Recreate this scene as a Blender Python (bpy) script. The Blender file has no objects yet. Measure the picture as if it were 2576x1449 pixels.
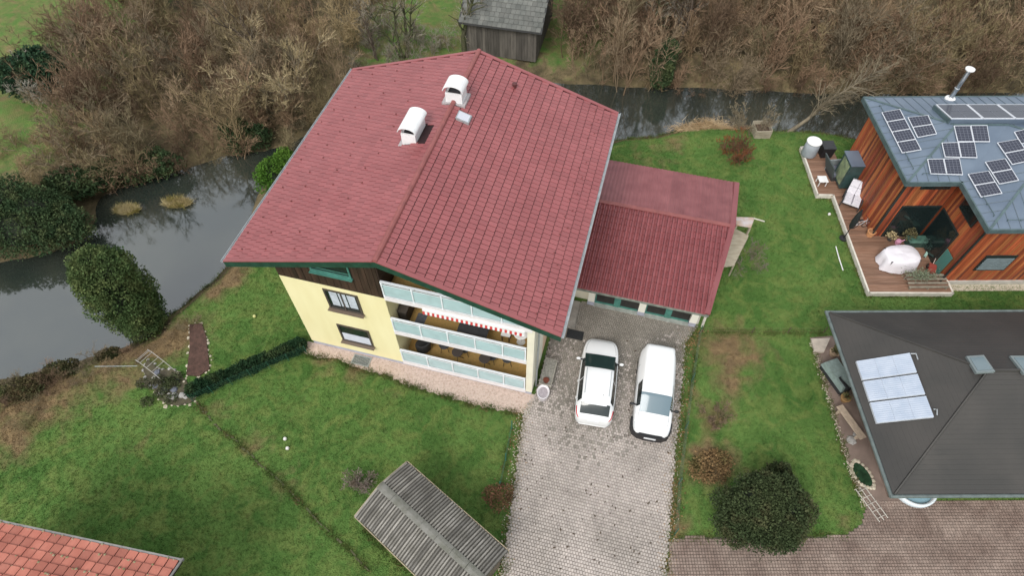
import bpy, math, random
import numpy as np
from mathutils import Vector, Matrix

random.seed(7); RNG = np.random.default_rng(7)
R = math.radians
SC = bpy.context.scene
COL = SC.collection

# ------------------------------------------------------------------ camera
F, TH, RO, H = 1585.7, R(54.5), R(-.31), 27.31
CX, CY = 1287.5, 724.5
_r = Vector((1, 0, 0)); _u = Vector((0, math.sin(TH), math.cos(TH))); _f = Vector((0, math.cos(TH), -math.sin(TH)))
_rr = _r * math.cos(RO) + _u * math.sin(RO); _uu = _u * math.cos(RO) - _r * math.sin(RO)
cam = bpy.data.cameras.new('camera'); co = bpy.data.objects.new('camera', cam); COL.objects.link(co)
M = Matrix((_rr, _uu, -_f)).transposed().to_4x4(); M.translation = (0, 0, H)
co.matrix_world = M
cam.sensor_width = 36; cam.lens = F / 2575 * 36; cam.clip_start = .5; cam.clip_end = 2000
SC.camera = co
# ------------------------------------------------------------------ sky, sun, exposure
SUN_EL, SUN_AZ = R(48), R(208)
w = bpy.data.worlds.new('World'); SC.world = w; w.use_nodes = True
nt = w.node_tree; nt.nodes.clear()
sky = nt.nodes.new('ShaderNodeTexSky'); sky.sky_type = 'NISHITA'; sky.sun_disc = False
sky.sun_elevation = SUN_EL; sky.sun_rotation = SUN_AZ; sky.dust_density = 6; sky.air_density = 1.2; sky.ozone_density = 1
hs = nt.nodes.new('ShaderNodeHueSaturation'); hs.inputs['Saturation'].default_value = .28
bg = nt.nodes.new('ShaderNodeBackground'); bg.inputs[1].default_value = .15
wo = nt.nodes.new('ShaderNodeOutputWorld')
oc = nt.nodes.new('ShaderNodeMix'); oc.data_type = 'RGBA'; oc.inputs['Factor'].default_value = .6; oc.inputs['B'].default_value = (5.2, 5.5, 5.8, 1)   # even cloud deck
nt.links.new(sky.outputs[0], hs.inputs['Color']); nt.links.new(hs.outputs[0], oc.inputs['A']); nt.links.new(oc.outputs['Result'], bg.inputs[0]); nt.links.new(bg.outputs[0], wo.inputs[0])
sl = bpy.data.lights.new('sun', 'SUN'); sl.energy = 1.15; sl.angle = R(24); sl.color = (1, .97, .92)
so = bpy.data.objects.new('sun', sl); COL.objects.link(so)
sd = Vector((math.sin(SUN_AZ) * math.cos(SUN_EL), math.cos(SUN_AZ) * math.cos(SUN_EL), math.sin(SUN_EL)))
so.rotation_euler = sd.to_track_quat('Z', 'Y').to_euler(); so.location = (0, 0, 60)
SC.view_settings.view_transform = 'Standard'; SC.view_settings.look = 'None'
SC.view_settings.gamma = 1; SC.view_settings.exposure = 0.42; SC.view_settings.use_curve_mapping = False

# ------------------------------------------------------------------ pixel -> place
def ray(u, v):
    a = (u - CX) / F; b = (CY - v) / F
    return _f + _rr * a + _uu * b
def P(u, v, z=0.0):
    d = ray(u, v); t = (z - H) / d.z
    return Vector((d.x * t, d.y * t, z))
HX, HY, YAW = -4.915, 13.912, R(-15.1)
HM = Matrix.Translation((HX, HY, 0)) @ Matrix.Rotation(YAW, 4, 'Z')
HMI = HM.inverted()
def HL(u, v, z=0.0): return HMI @ P(u, v, z)
CAMP = Vector((0, 0, H))

# ------------------------------------------------------------------ materials
MATS = {}
def mat(name, col, rough=.7, var=0.0, scale=3.0, col2=None, bump=0.0, bscale=40.0, metal=0.0, spec=.5, detail=4.0, obj=0.0, dist=0.0, stretch=None, coat=0.0, trans=0.0):
    """noise-driven principled material on world position"""
    if name in MATS: return MATS[name]
    m = bpy.data.materials.new(name); m.use_nodes = True; MATS[name] = m
    n = m.node_tree.nodes; l = m.node_tree.links; b = n['Principled BSDF']
    b.inputs['Roughness'].default_value = rough; b.inputs['Metallic'].default_value = metal
    b.inputs['Specular IOR Level'].default_value = spec
    b.inputs['Coat Weight'].default_value = coat; b.inputs['Transmission Weight'].default_value = trans
    c = (*col, 1)
    geo = n.new('ShaderNodeNewGeometry'); pos = geo.outputs['Position']
    if stretch:
        mp = n.new('ShaderNodeMapping'); mp.inputs['Scale'].default_value = stretch; l.new(pos, mp.inputs['Vector']); pos = mp.outputs[0]
    out = None
    if col2 is not None or var:
        tx = n.new('ShaderNodeTexNoise'); tx.inputs['Scale'].default_value = scale; tx.inputs['Detail'].default_value = detail
        tx.inputs['Distortion'].default_value = dist
        l.new(pos, tx.inputs['Vector'])
        mr = n.new('ShaderNodeMapRange'); mr.inputs[1].default_value = .32; mr.inputs[2].default_value = .68; l.new(tx.outputs[0], mr.inputs[0])
        mx = n.new('ShaderNodeMix'); mx.data_type = 'RGBA'
        l.new(mr.outputs[0], mx.inputs['Factor'])
        if col2 is None:
            mx.inputs['A'].default_value = (*[x * (1 - var) for x in col], 1); mx.inputs['B'].default_value = (*[min(1, x * (1 + var)) for x in col], 1)
        else:
            mx.inputs['A'].default_value = c; mx.inputs['B'].default_value = (*col2, 1)
        out = mx.outputs['Result']
    if obj:
        oi = n.new('ShaderNodeObjectInfo')
        m2 = n.new('ShaderNodeMapRange'); m2.inputs[3].default_value = 1 - obj; m2.inputs[4].default_value = 1 + obj; pa = n.new('ShaderNodeAttribute'); pa.attribute_name = 'piece_tone'; sm_ = n.new('ShaderNodeMath'); sm_.operation = 'ADD'; l.new(oi.outputs['Random'], sm_.inputs[0]); l.new(pa.outputs['Fac'], sm_.inputs[1]); fr_ = n.new('ShaderNodeMath'); fr_.operation = 'FRACT'; l.new(sm_.outputs[0], fr_.inputs[0]); l.new(fr_.outputs[0], m2.inputs[0])
        mu = n.new('ShaderNodeMix'); mu.data_type = 'RGBA'; mu.blend_type = 'MULTIPLY'; mu.inputs['Factor'].default_value = 1
        if out: l.new(out, mu.inputs['A'])
        else: mu.inputs['A'].default_value = c
        l.new(m2.outputs[0], mu.inputs['B']); out = mu.outputs['Result']
    if out: l.new(out, b.inputs['Base Color'])
    else: b.inputs['Base Color'].default_value = c
    if bump:
        t2 = n.new('ShaderNodeTexNoise'); t2.inputs['Scale'].default_value = bscale; t2.inputs['Detail'].default_value = 3; l.new(pos, t2.inputs['Vector'])
        bp = n.new('ShaderNodeBump'); bp.inputs['Strength'].default_value = bump; bp.inputs['Distance'].default_value = .03
        l.new(t2.outputs[0], bp.inputs['Height']); l.new(bp.outputs[0], b.inputs['Normal'])
    return m

# ------------------------------------------------------------------ mesh helpers
class MB:
    def __init__(s): s.v = []; s.f = []
    def add(s, vs, fs):
        o = len(s.v); s.v.extend([tuple(x) for x in vs]); s.f.extend([tuple(i + o for i in f) for f in fs]); return s
    def box(s, x0, x1, y0, y1, z0, z1, m=None):
        vs = [(x, y, z) for z in (z0, z1) for y in (y0, y1) for x in (x0, x1)]
        if m is not None: vs = [m @ Vector(p) for p in vs]
        return s.add(vs, [(0, 2, 3, 1), (4, 5, 7, 6), (0, 1, 5, 4), (2, 6, 7, 3), (0, 4, 6, 2), (1, 3, 7, 5)])
    def hexa(s, bot, top):
        return s.add(list(bot) + list(top), [(3, 2, 1, 0), (4, 5, 6, 7), (0, 1, 5, 4), (1, 2, 6, 5), (2, 3, 7, 6), (3, 0, 4, 7)])
    def prism(s, poly, z0, z1):
        n = len(poly); vs = [(p[0], p[1], z0) for p in poly] + [(p[0], p[1], z1) for p in poly]
        a = sum(poly[i][0] * poly[(i + 1) % n][1] - poly[(i + 1) % n][0] * poly[i][1] for i in range(n))
        fs = [tuple(range(n - 1, -1, -1)), tuple(range(n, 2 * n))] + [(i, (i + 1) % n, n + (i + 1) % n, n + i) for i in range(n)]
        if a < 0: fs = [f[::-1] for f in fs]
        return s.add(vs, fs)
    def sheet(s, poly, z):
        a = sum(poly[i][0] * poly[(i + 1) % len(poly)][1] - poly[(i + 1) % len(poly)][0] * poly[i][1] for i in range(len(poly)))
        pl = list(poly) if a > 0 else list(poly)[::-1]
        return s.add([(p[0], p[1], z) for p in pl], [tuple(range(len(pl)))])
    def bar(s, a, b, w, h=None, up=(0, 0, 1)):
        """square bar from a to b"""
        h = h or w; a = Vector(a); b = Vector(b); d = (b - a).normalized(); up = Vector(up)
        if abs(d.dot(up)) > .98: up = Vector((0, 1, 0))
        sx = d.cross(up).normalized(); sz = sx.cross(d).normalized()
        q = [sx * (i * w / 2) + sz * (j * h / 2) for i, j in ((-1, -1), (1, -1), (1, 1), (-1, 1))]
        return s.hexa([a + x for x in q], [b + x for x in q])
    def tube(s, pts, rad, n=6, cap=True):
        pts = [Vector(p) for p in pts]; k = len(pts)
        if not hasattr(rad, '__len__'): rad = [rad] * k
        vs = []
        for i, p in enumerate(pts):
            d = (pts[min(i + 1, k - 1)] - pts[max(i - 1, 0)]).normalized()
            up = Vector((0, 0, 1)) if abs(d.z) < .9 else Vector((0, 1, 0))
            x = d.cross(up).normalized(); y = x.cross(d)
            for j in range(n):
                t = 2 * math.pi * j / n; vs.append(p + (x * math.cos(t) - y * math.sin(t)) * rad[i])
        fs = [(i * n + j, i * n + j + n, i * n + (j + 1) % n + n, i * n + (j + 1) % n) for i in range(k - 1) for j in range(n)]
        if cap: fs += [tuple(range(n)), tuple(range(k * n - 1, (k - 1) * n - 1, -1))]
        return s.add(vs, fs)
    def lathe(s, prof, n=20, c=(0, 0, 0), sx=1.0, sy=1.0):
        vs = [(c[0] + r * sx * math.cos(2 * math.pi * j / n), c[1] + r * sy * math.sin(2 * math.pi * j / n), c[2] + z) for r, z in prof for j in range(n)]
        k = len(prof)
        fs = [(i * n + j, i * n + (j + 1) % n, (i + 1) * n + (j + 1) % n, (i + 1) * n + j) for i in range(k - 1) for j in range(n)]
        fs += [tuple(range(n - 1, -1, -1)), tuple(range((k - 1) * n, k * n))]
        return s.add(vs, fs)
    def mesh(s, name):
        m = bpy.data.meshes.new(name); m.from_pydata(s.v, [], s.f); m.update(); return m
    def build(s, name, ma, parent=None, smooth=False):
        m = s.mesh(name); m.materials.append(ma)
        if smooth: m.polygons.foreach_set('use_smooth', [True] * len(m.polygons))
        o = bpy.data.objects.new(name, m); COL.objects.link(o); o.parent = parent
        return o
def npmesh(name, v, f, ma, parent=None):
    """v (n,3) array, f (m,k) index array"""
    v = np.asarray(v, np.float32); f = np.asarray(f, np.int32)
    m = bpy.data.meshes.new(name); m.vertices.add(len(v)); m.vertices.foreach_set('co', v.ravel())
    k = f.shape[1]; m.loops.add(f.size); m.loops.foreach_set('vertex_index', f.ravel())
    m.polygons.add(len(f)); m.polygons.foreach_set('loop_start', np.arange(0, f.size, k, dtype=np.int32))
    m.update(calc_edges=True); m.validate(); m.materials.append(ma)
    o = bpy.data.objects.new(name, m); COL.objects.link(o); o.parent = parent
    return o
def tag(o, label=None, cat=None, group=None, kind=None):
    if label: o['label'] = label
    if cat: o['category'] = cat
    if group: o['group'] = group
    if kind: o['kind'] = kind
    return o
def thing(name, label, cat, loc=(0, 0, 0), rz=0.0, group=None, mw=None):
    o = bpy.data.objects.new(name, None); COL.objects.link(o); o.empty_display_size = .2
    if mw is not None: o.matrix_world = mw
    else: o.location = loc; o.rotation_euler = (0, 0, rz)
    return tag(o, label, cat, group)
def B(name, ma, parent, *box):
    return MB().box(*box).build(name, ma, parent)
def pieces(name, mb, frames, ma, parent, parentM, limit=300, mats=None):
    """one object per frame for the `limit` largest in view (shared mesh), the rest joined as stuff"""
    me = mb.mesh(name); me.materials.append(ma)
    keys = []
    for fr in frames:
        wm = parentM @ fr; d = CAMP - wm.translation; n = wm.to_3x3() @ Vector((0, 0, 1))
        keys.append(-max(.02, n.normalized().dot(d.normalized())) / d.length_squared)
    order = sorted(range(len(frames)), key=lambda i: keys[i])
    for i in order[:limit]:
        o = bpy.data.objects.new(name, me); COL.objects.link(o); o.parent = parent; o.matrix_local = frames[i]
    rest = order[limit:]
    if rest:
        V = np.array(mb.v); Vh = np.c_[V, np.ones(len(V))]
        vs = []; fs = []
        for k, i in enumerate(rest):
            vs.append((Vh @ np.array(frames[i]).T)[:, :3]); fs += [tuple(x + k * len(V) for x in f) for f in mb.f]
        m = bpy.data.meshes.new(name); m.from_pydata(np.concatenate(vs).tolist(), [], fs); m.materials.append(ma); at = m.attributes.new('piece_tone', 'FLOAT', 'POINT'); at.data.foreach_set('value', np.repeat(RNG.random(len(rest)), len(V)).astype(np.float32))
        o = bpy.data.objects.new(name, m); COL.objects.link(o); o.parent = parent; o['kind'] = 'stuff'
def inpoly(x, y, poly):
    c = False; n = len(poly); j = n - 1
    for i in range(n):
        xi, yi = poly[i][0], poly[i][1]; xj, yj = poly[j][0], poly[j][1]
        if (yi > y) != (yj > y) and x < (xj - xi) * (y - yi) / (yj - yi) + xi: c = not c
        j = i
    return c
def inpoly_np(X, Y, poly):
    c = np.zeros(X.shape, bool); n = len(poly); j = n - 1
    for i in range(n):
        xi, yi = poly[i][0], poly[i][1]; xj, yj = poly[j][0], poly[j][1]
        with np.errstate(divide='ignore', invalid='ignore'):
            t = ((yi > Y) != (yj > Y)) & (X < (xj - xi) * (Y - yi) / (yj - yi + 1e-12) + xi)
        c ^= t; j = i
    return c
def dist_np(X, Y, poly):
    D = np.full(X.shape, 1e9); n = len(poly)
    for i in range(n):
        a = np.array(poly[i][:2]); b = np.array(poly[(i + 1) % n][:2]); d = b - a; L = d @ d + 1e-9
        t = np.clip(((X - a[0]) * d[0] + (Y - a[1]) * d[1]) / L, 0, 1)
        D = np.minimum(D, np.hypot(X - a[0] - t * d[0], Y - a[1] - t * d[1]))
    return D

# colours
WHITE = mat('white_paint', (.8, .8, .79), .45, .05, 2)
CARW = mat('car_white', (.78, .79, .79), .25, .02, 1.5, coat=.5)
GLASSD = mat('dark_glass', (.012, .02, .02), .08, spec=.7)
BLACKP = mat('black_plastic', (.018, .018, .02), .5)
RUBBER = mat('rubber', (.02, .02, .02), .8)
STEEL = mat('galvanised_steel', (.42, .45, .46), .4, .15, 4, metal=.5)
CHROME = mat('bright_steel', (.6, .62, .63), .25, metal=.9)
YELLOW = mat('yellow_render', (.80, .715, .40), .85, scale=.9, col2=(.86, .785, .47), bump=.12, bscale=60, stretch=(1.6, 1.6, .35), detail=7)
CREAM = mat('cream_render', (.76, .72, .58), .85, .06, 1.2, bump=.1)
PEACH = mat('peach_render', (.72, .52, .36), .85, .05, 1.2)
PLINTH = mat('grey_plinth', (.38, .39, .46), .85, .12, 3, bump=.2)
BROWNW = mat('dark_brown_wood', (.045, .024, .016), .6, .35, 4, obj=.3, stretch=(1, 1, .2))
GREENT = mat('dark_green_trim', (.014, .055, .036), .45, .25, 3)
TEALF = mat('teal_green_frame', (.07, .22, .18), .45, .2, 4)
TILE = mat('red_roof_tile', (.255, .070, .072), .40, scale=.7, col2=(.295, .088, .090), bump=.1, obj=.09, detail=8, spec=.6)
TILEU = mat('roof_underlay', (.022, .006, .007), .9)
RIDGE = mat('red_ridge_metal', (.25, .078, .072), .45, .15, 3)
FROST = mat('frosted_glass', (.42, .57, .59), .25, .08, 2, spec=.6)
OCHRE = mat('ochre_floor', (.50, .30, .10), .7, scale=14, col2=(.36, .25, .08), detail=6)
DKGREY = mat('charcoal', (.035, .037, .04), .6, .2, 8)
LINEN = mat('white_cloth', (.74, .73, .74), .8, .06, 5, bump=.15, bscale=12)
REDP = mat('red_cloth', (.55, .05, .045), .8)

# ================================================================== THE GROUND, THE RIVER
WZ = -.85
near_bank = [P(u, v, WZ) for u, v in [(-220, 985), (-60, 968), (60, 945), (150, 925), (250, 892), (330, 868), (400, 840), (418, 800), (455, 775), (500, 735), (545, 700), (585, 650), (625, 560), (650, 490), (690, 430), (740, 385)]]
near_bank += [HM @ Vector(p) for p in ((-9.5, 15.5, 0), (-6, 19, 0), (0, 20.6, 0), (6, 19.8, 0))]
near_bank += [P(u, v, WZ) for u, v in [(1545, 352), (1640, 345), (1700, 330), (1780, 322), (1900, 328), (1990, 330), (2060, 335), (2150, 350), (2300, 345), (2600, 350), (3000, 350)]]
far_bank = [P(u, v, WZ) for u, v in [(3000, 220), (2600, 232), (2250, 238), (2100, 236), (1960, 232), (1850, 226), (1750, 222), (1650, 222), (1560, 218), (1450, 212), (1330, 205), (1150, 225), (1000, 245), (880, 275), (800, 325), (720, 368), (640, 385), (560, 395), (470, 425), (390, 448), (310, 470), (250, 500), (238, 560), (215, 605), (120, 640), (0, 662), (-200, 690)]]
RIVER = [(p.x, p.y) for p in near_bank + far_bank]

xs = np.concatenate([np.linspace(-400, -52, 14), np.arange(-50, 50.01, .4), np.linspace(52, 400, 14)])
ys = np.concatenate([np.linspace(-120, 0, 8), np.arange(1.5, 62.01, .4), np.linspace(64, 500, 14)])
X, Y = np.meshgrid(xs, ys)
ins = inpoly_np(X, Y, RIVER); D = dist_np(X, Y, RIVER)
def sm(t): t = np.clip(t, 0, 1); return t * t * (3 - 2 * t)
farb = [(p.x, p.y) for p in far_bank] + [(-400, 100), (-400, 500), (400, 500), (400, 60)]
isfar = inpoly_np(X, Y, farb) | (Y > 62)
bw = np.where(isfar, 2.2, 1.3)
Z = np.where(ins, WZ - 1.0 * sm(D / 1.5), WZ + (-WZ) * sm(D / bw))
nz = .5 * np.sin(X * .9 + 1.3 * np.sin(Y * .7)) * np.cos(Y * .8 + np.sin(X * .5))
Z += np.where(isfar & ~ins, .18 * nz * sm(D / 4), 0) + np.where(~isfar & ~ins, .012 * nz * sm(D / 4), 0)
Z += np.where(isfar, np.clip((Y - 62) * .06, 0, 12), 0)
lit = np.where(isfar | ins, 1.0, 1 - sm((D - .1) / 1.0))
# meadow patches on the far side and dry patches on the lawn: (u, v, radius m, strength)
green = [(60, 110, 9, 1), (60, 330, 4, 1), (130, 300, 3, .8), (40, 245, 4, .8), (1110, 85, 6, 1), (1060, 70, 4, .9), (1000, 95, 3, .7), (1425, 95, 3.4, .7), (1440, 40, 5, .6)]
for u, v, r, s in green:
    p = P(u, v); d = np.hypot(X - p.x, Y - p.y); lit = np.minimum(lit, 1 - s * sm(1.4 - d / r * .9))
lit = np.where(ins, 1.0, lit)
dry = np.zeros(X.shape)
for u, v, r, s in [(1845, 880, 1.7, .85), (1835, 960, 1.2, .7), (1790, 1165, 1.3, .9), (1800, 1045, .9, .8), (1725, 1180, .8, .5), (900, 925, 1.0, .6), (820, 905, .9, .7), (1000, 955, .9, .45),
                   (570, 700, 1.3, .8), (540, 735, 1.0, .8), (600, 670, 1, .7), (640, 1110, .9, .6), (560, 1030, .7, .6), (720, 1220, .8, .5), (300, 960, 1.6, .4), (100, 990, 2.6, .9), (30, 1070, 2.2, .8), (300, 905, 2.4, .8), (400, 870, 1.5, .9), (450, 850, 1.5, .9),
                   (1700, 360, 1.3, .5), (1640, 395, 1.6, .45), (1770, 860, 1.0, .6), (1740, 1000, .8, .5), (1700, 1330, .9, .6), (2130, 1310, .7, .5), (150, 1090, 1.2, .35), (350, 1130, 1.1, .3), (1680, 1260, .7, .6)]:
    p = P(u, v); d = np.hypot(X - p.x, Y - p.y); dry = np.maximum(dry, s * np.exp(-(d / r) ** 2))
dry = np.where(isfar, np.maximum(dry, .38), dry)
nx, ny = len(xs), len(ys)
idx = np.arange(nx * ny).reshape(ny, nx)
fc = np.stack([idx[:-1, :-1], idx[:-1, 1:], idx[1:, 1:], idx[1:, :-1]], -1).reshape(-1, 4)

def grass_material(name, blade):
    m = bpy.data.materials.new(name); m.use_nodes = True; n = m.node_tree.nodes; l = m.node_tree.links; b = n['Principled BSDF']
    b.inputs['Roughness'].default_value = .9; b.inputs['Specular IOR Level'].default_value = .15
    geo = n.new('ShaderNodeNewGeometry')
    def noise(s, d=4, dis=0.0):
        t = n.new('ShaderNodeTexNoise'); t.inputs['Scale'].default_value = s; t.inputs['Detail'].default_value = d; t.inputs['Distortion'].default_value = dis; l.new(geo.outputs['Position'], t.inputs['Vector']); return t.outputs[0]
    def mr(x, a, c, lo=0, hi=1):
        q = n.new('ShaderNodeMapRange'); q.inputs[1].default_value = a; q.inputs[2].default_value = c; q.inputs[3].default_value = lo; q.inputs[4].default_value = hi; l.new(x, q.inputs[0]); return q.outputs[0]
    def mix(f, a, c, bt='MIX'):
        q = n.new('ShaderNodeMix'); q.data_type = 'RGBA'; q.blend_type = bt
        if hasattr(f, 'is_linked'): l.new(f, q.inputs['Factor'])
        else: q.inputs['Factor'].default_value = f
        for k, x in (('A', a), ('B', c)):
            if isinstance(x, tuple): q.inputs[k].default_value = (*x, 1)
            else: l.new(x, q.inputs[k])
        return q.outputs['Result']
    def math_(op, a, c):
        q = n.new('ShaderNodeMath'); q.operation = op; q.use_clamp = True
        for k, x in ((0, a), (1, c)):
            if isinstance(x, (int, float)): q.inputs[k].default_value = x
            else: l.new(x, q.inputs[k])
        return q.outputs[0]
    at1 = n.new('ShaderNodeAttribute'); at1.attribute_name = 'litter'
    at2 = n.new('ShaderNodeAttribute'); at2.attribute_name = 'dry'
    g = mix(mr(noise(.35, 5, .6), .36, .64), (.064, .138, .030), (.112, .198, .048))
    g = mix(mr(noise(1.3, 6, .8), .44, .66), g, (.140, .195, .052))
    g = mix(mr(noise(4.5, 5, .5), .54, .74, 0, .5), g, (.036, .085, .020))
    g = mix(mr(noise(2.4, 5, .6), .60, .78, 0, .28), g, (.165, .150, .070))
    br = mix(mr(noise(2.2, 5, .5), .35, .68), (.15, .105, .058), (.25, .175, .09))
    lt = mix(mr(noise(.8, 6, .6), .36, .64), (.075, .060, .036), (.20, .155, .085))
    lt = mix(mr(noise(5, 4), .5, .75, 0, .7), lt, (.045, .050, .018))
    nf = noise(1.1, 5, .5)
    dd = mr(math_('ADD', at2.outputs['Fac'], mr(nf, .2, .8, -.35, .35)), .25, .75)
    ll = mr(math_('ADD', at1.outputs['Fac'], mr(nf, .2, .8, -.35, .35)), .3, .7)
    c = mix(ll, mix(dd, g, br), lt)
    l.new(c, b.inputs['Base Color'])
    if not blade:
        bp = n.new('ShaderNodeBump'); bp.inputs['Strength'].default_value = .8; bp.inputs['Distance'].default_value = .08
        l.new(noise(16, 5), bp.inputs['Height']); l.new(bp.outputs[0], b.inputs['Normal'])
    return m
GRASSM = grass_material('lawn_ground', False); BLADEM = grass_material('grass_blade', True)
go = npmesh('ground', np.stack([X, Y, Z], -1).reshape(-1, 3), fc, GRASSM)
go.data.polygons.foreach_set('use_smooth', [True] * len(go.data.polygons))
for nme, A in (('litter', lit), ('dry', dry)):
    at = go.data.attributes.new(nme, 'FLOAT', 'POINT'); at.data.foreach_set('value', A.ravel().astype(np.float32))
tag(go, 'lawns and litter-strewn ground sloping to the river', kind='structure')
def grid_at(A, x, y):
    i = np.clip(np.searchsorted(xs, x) - 1, 0, nx - 2); j = np.clip(np.searchsorted(ys, y) - 1, 0, ny - 2)
    tx = (x - xs[i]) / (xs[i + 1] - xs[i]); ty = (y - ys[j]) / (ys[j + 1] - ys[j])
    return (A[j, i] * (1 - tx) + A[j, i + 1] * tx) * (1 - ty) + (A[j + 1, i] * (1 - tx) + A[j + 1, i + 1] * tx) * ty
def gz(x, y): return float(grid_at(Z, np.array([x]), np.array([y]))[0])

# water: a sheet filling the channel
wm = bpy.data.materials.new('river_water'); wm.use_nodes = True
n = wm.node_tree.nodes; l = wm.node_tree.links; b = n['Principled BSDF']
b.inputs['Base Color'].default_value = (.050, .058, .060, 1); b.inputs['Roughness'].default_value = .06; b.inputs['IOR'].default_value = 2.5; b.inputs['Specular IOR Level'].default_value = .5
geo = n.new('ShaderNodeNewGeometry'); t = n.new('ShaderNodeTexNoise'); t.inputs['Scale'].default_value = 2.2; t.inputs['Detail'].default_value = 3; t.inputs['Distortion'].default_value = .4
l.new(geo.outputs['Position'], t.inputs['Vector']); bp = n.new('ShaderNodeBump'); bp.inputs['Strength'].default_value = .14; bp.inputs['Distance'].default_value = .02
l.new(t.outputs[0], bp.inputs['Height']); l.new(bp.outputs[0], b.inputs['Normal'])
t2 = n.new('ShaderNodeTexNoise'); t2.inputs['Scale'].default_value = .22; t2.inputs['Detail'].default_value = 3; l.new(geo.outputs['Position'], t2.inputs['Vector'])
cr = n.new('ShaderNodeMix'); cr.data_type = 'RGBA'; cr.inputs['A'].default_value = (.018, .026, .023, 1); cr.inputs['B'].default_value = (.045, .050, .038, 1)
mq = n.new('ShaderNodeMapRange'); mq.inputs[1].default_value = .35; mq.inputs[2].default_value = .65; l.new(t2.outputs[0], mq.inputs[0]); l.new(mq.outputs[0], cr.inputs['Factor']); l.new(cr.outputs['Result'], b.inputs['Base Color'])
ro = MB().box(-75, 75, 8, 62, WZ - .02, WZ).build('river', wm)
ro.data.clear_geometry()
mb = MB(); gs = 2.0
for i in range(int(150 / gs)):
    for j in range(int(60 / gs)):
        x0 = -75 + i * gs; y0 = 6 + j * gs
        cx_, cy_ = np.array([x0 + gs / 2]), np.array([y0 + gs / 2])
        if inpoly(x0 + 1, y0 + 1, RIVER) or dist_np(cx_, cy_, RIVER)[0] < 2.2:
            mb.add([(x0, y0, WZ), (x0 + gs, y0, WZ), (x0 + gs, y0 + gs, WZ), (x0, y0 + gs, WZ)], [(0, 1, 2, 3)])
mm = mb.mesh('river'); mm.materials.append(wm); ro.data = mm
tag(ro, 'dark slow river winding behind the houses', kind='structure')

# ------------------------------------------------------------------ paved drive, gravel, courtyard
COBB = mat('drive_paver', (.355, .315, .28), .8, scale=.55, col2=(.50, .44, .40), obj=.12, bump=.2, detail=8, dist=.5)
JOINT = mat('paver_joint', (.10, .095, .075), .95, .4, 2)
COURT = mat('courtyard_paver', (.19, .135, .11), .85, scale=.9, col2=(.31, .24, .20), obj=.14, bump=.2, detail=7, dist=.4)
drive = [P(u, v) for u, v in [(1262, 1475), (1266, 1400), (1290, 1250), (1306, 1120), (1318, 1030)]] + [HM @ Vector(p) for p in ((5.95, .9, 0), (5.95, 6.6, 0), (6.9, 6.6, 0), (7.1, 6.75, 0), (13.1, 6.75, 0))] + [P(u, v) for u, v in [(1722, 870), (1712, 1000), (1700, 1120), (1690, 1250), (1682, 1360), (1672, 1475)]]
DRIVE = [(p.x, p.y) for p in drive]
do = MB().sheet(DRIVE, .012).build('driveway', JOINT); tag(do, 'pale block-paved driveway between the two gardens', kind='structure')
# small patches of the pavement are lost under dirt and moss along its edges
def paver_mesh(w_, d_, h):
    c = .012
    return MB().add([(-w_ / 2, -d_ / 2, 0), (w_ / 2, -d_ / 2, 0), (w_ / 2, d_ / 2, 0), (-w_ / 2, d_ / 2, 0), (-w_ / 2 + c, -d_ / 2 + c, h), (w_ / 2 - c, -d_ / 2 + c, h), (w_ / 2 - c, d_ / 2 - c, h), (-w_ / 2 + c, d_ / 2 - c, h)],
                    [(4, 5, 6, 7), (0, 1, 5, 4), (1, 2, 6, 5), (2, 3, 7, 6), (3, 0, 4, 7)])
def pave(poly, parent, ma, rot, pw, pd, base, stagger, drop=0.0):
    Rm = Matrix.Rotation(rot, 4, 'Z'); Ri = Rm.inverted()
    q = [Ri @ Vector((p[0], p[1], 0)) for p in poly]
    x0, x1 = min(p.x for p in q), max(p.x for p in q); y0, y1 = min(p.y for p in q), max(p.y for p in q)
    fr = []
    for j in range(int((y1 - y0) / pd) + 1):
        for i in range(int((x1 - x0) / pw) + 1):
            c = Vector((x0 + (i + (.5 if stagger and j % 2 else 0)) * pw, y0 + (j + .5) * pd, 0)); wv = Rm @ c
            if inpoly(wv.x, wv.y, poly) and random.random() > drop:
                fr.append(Matrix.Translation((wv.x, wv.y, base + random.uniform(-.004, .004))) @ Rm @ Matrix.Rotation(random.uniform(-.012, .012), 4, 'X') @ Matrix.Rotation(random.uniform(-.012, .012), 4, 'Y'))
    pieces('paver', paver_mesh(pw * .95, pd * .93, .035), fr, ma, parent, Matrix.Identity(4))
COBB2 = mat('grey_drive_paver', (.235, .212, .18), .85, scale=.6, col2=(.33, .30, .26), obj=.12, bump=.2, detail=8, dist=.5)
pave(DRIVE, do, COBB, YAW, .118, .135, .014, True)
# darker, greyer block colour, mixed in more densely towards the garage
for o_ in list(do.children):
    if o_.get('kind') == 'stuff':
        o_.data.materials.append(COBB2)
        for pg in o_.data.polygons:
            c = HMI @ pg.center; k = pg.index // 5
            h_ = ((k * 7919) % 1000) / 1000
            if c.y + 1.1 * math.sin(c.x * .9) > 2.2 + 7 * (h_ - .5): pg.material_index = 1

court = [P(u, v) for u, v in [(1676, 1475), (1684, 1362), (1720, 1352), (1850, 1352), (2125, 1350), (2168, 1318), (2178, 1275), (2215, 1262), (2700, 1262), (2760, 1475)]]
COURTP = [(p.x, p.y) for p in court]
cto = MB().sheet(COURTP, .008).build('courtyard', JOINT); tag(cto, 'brown block-paved courtyard at the bottom right', kind='structure')
pave(COURTP, cto, COURT, 0, .12, .125, .010, False)
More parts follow.
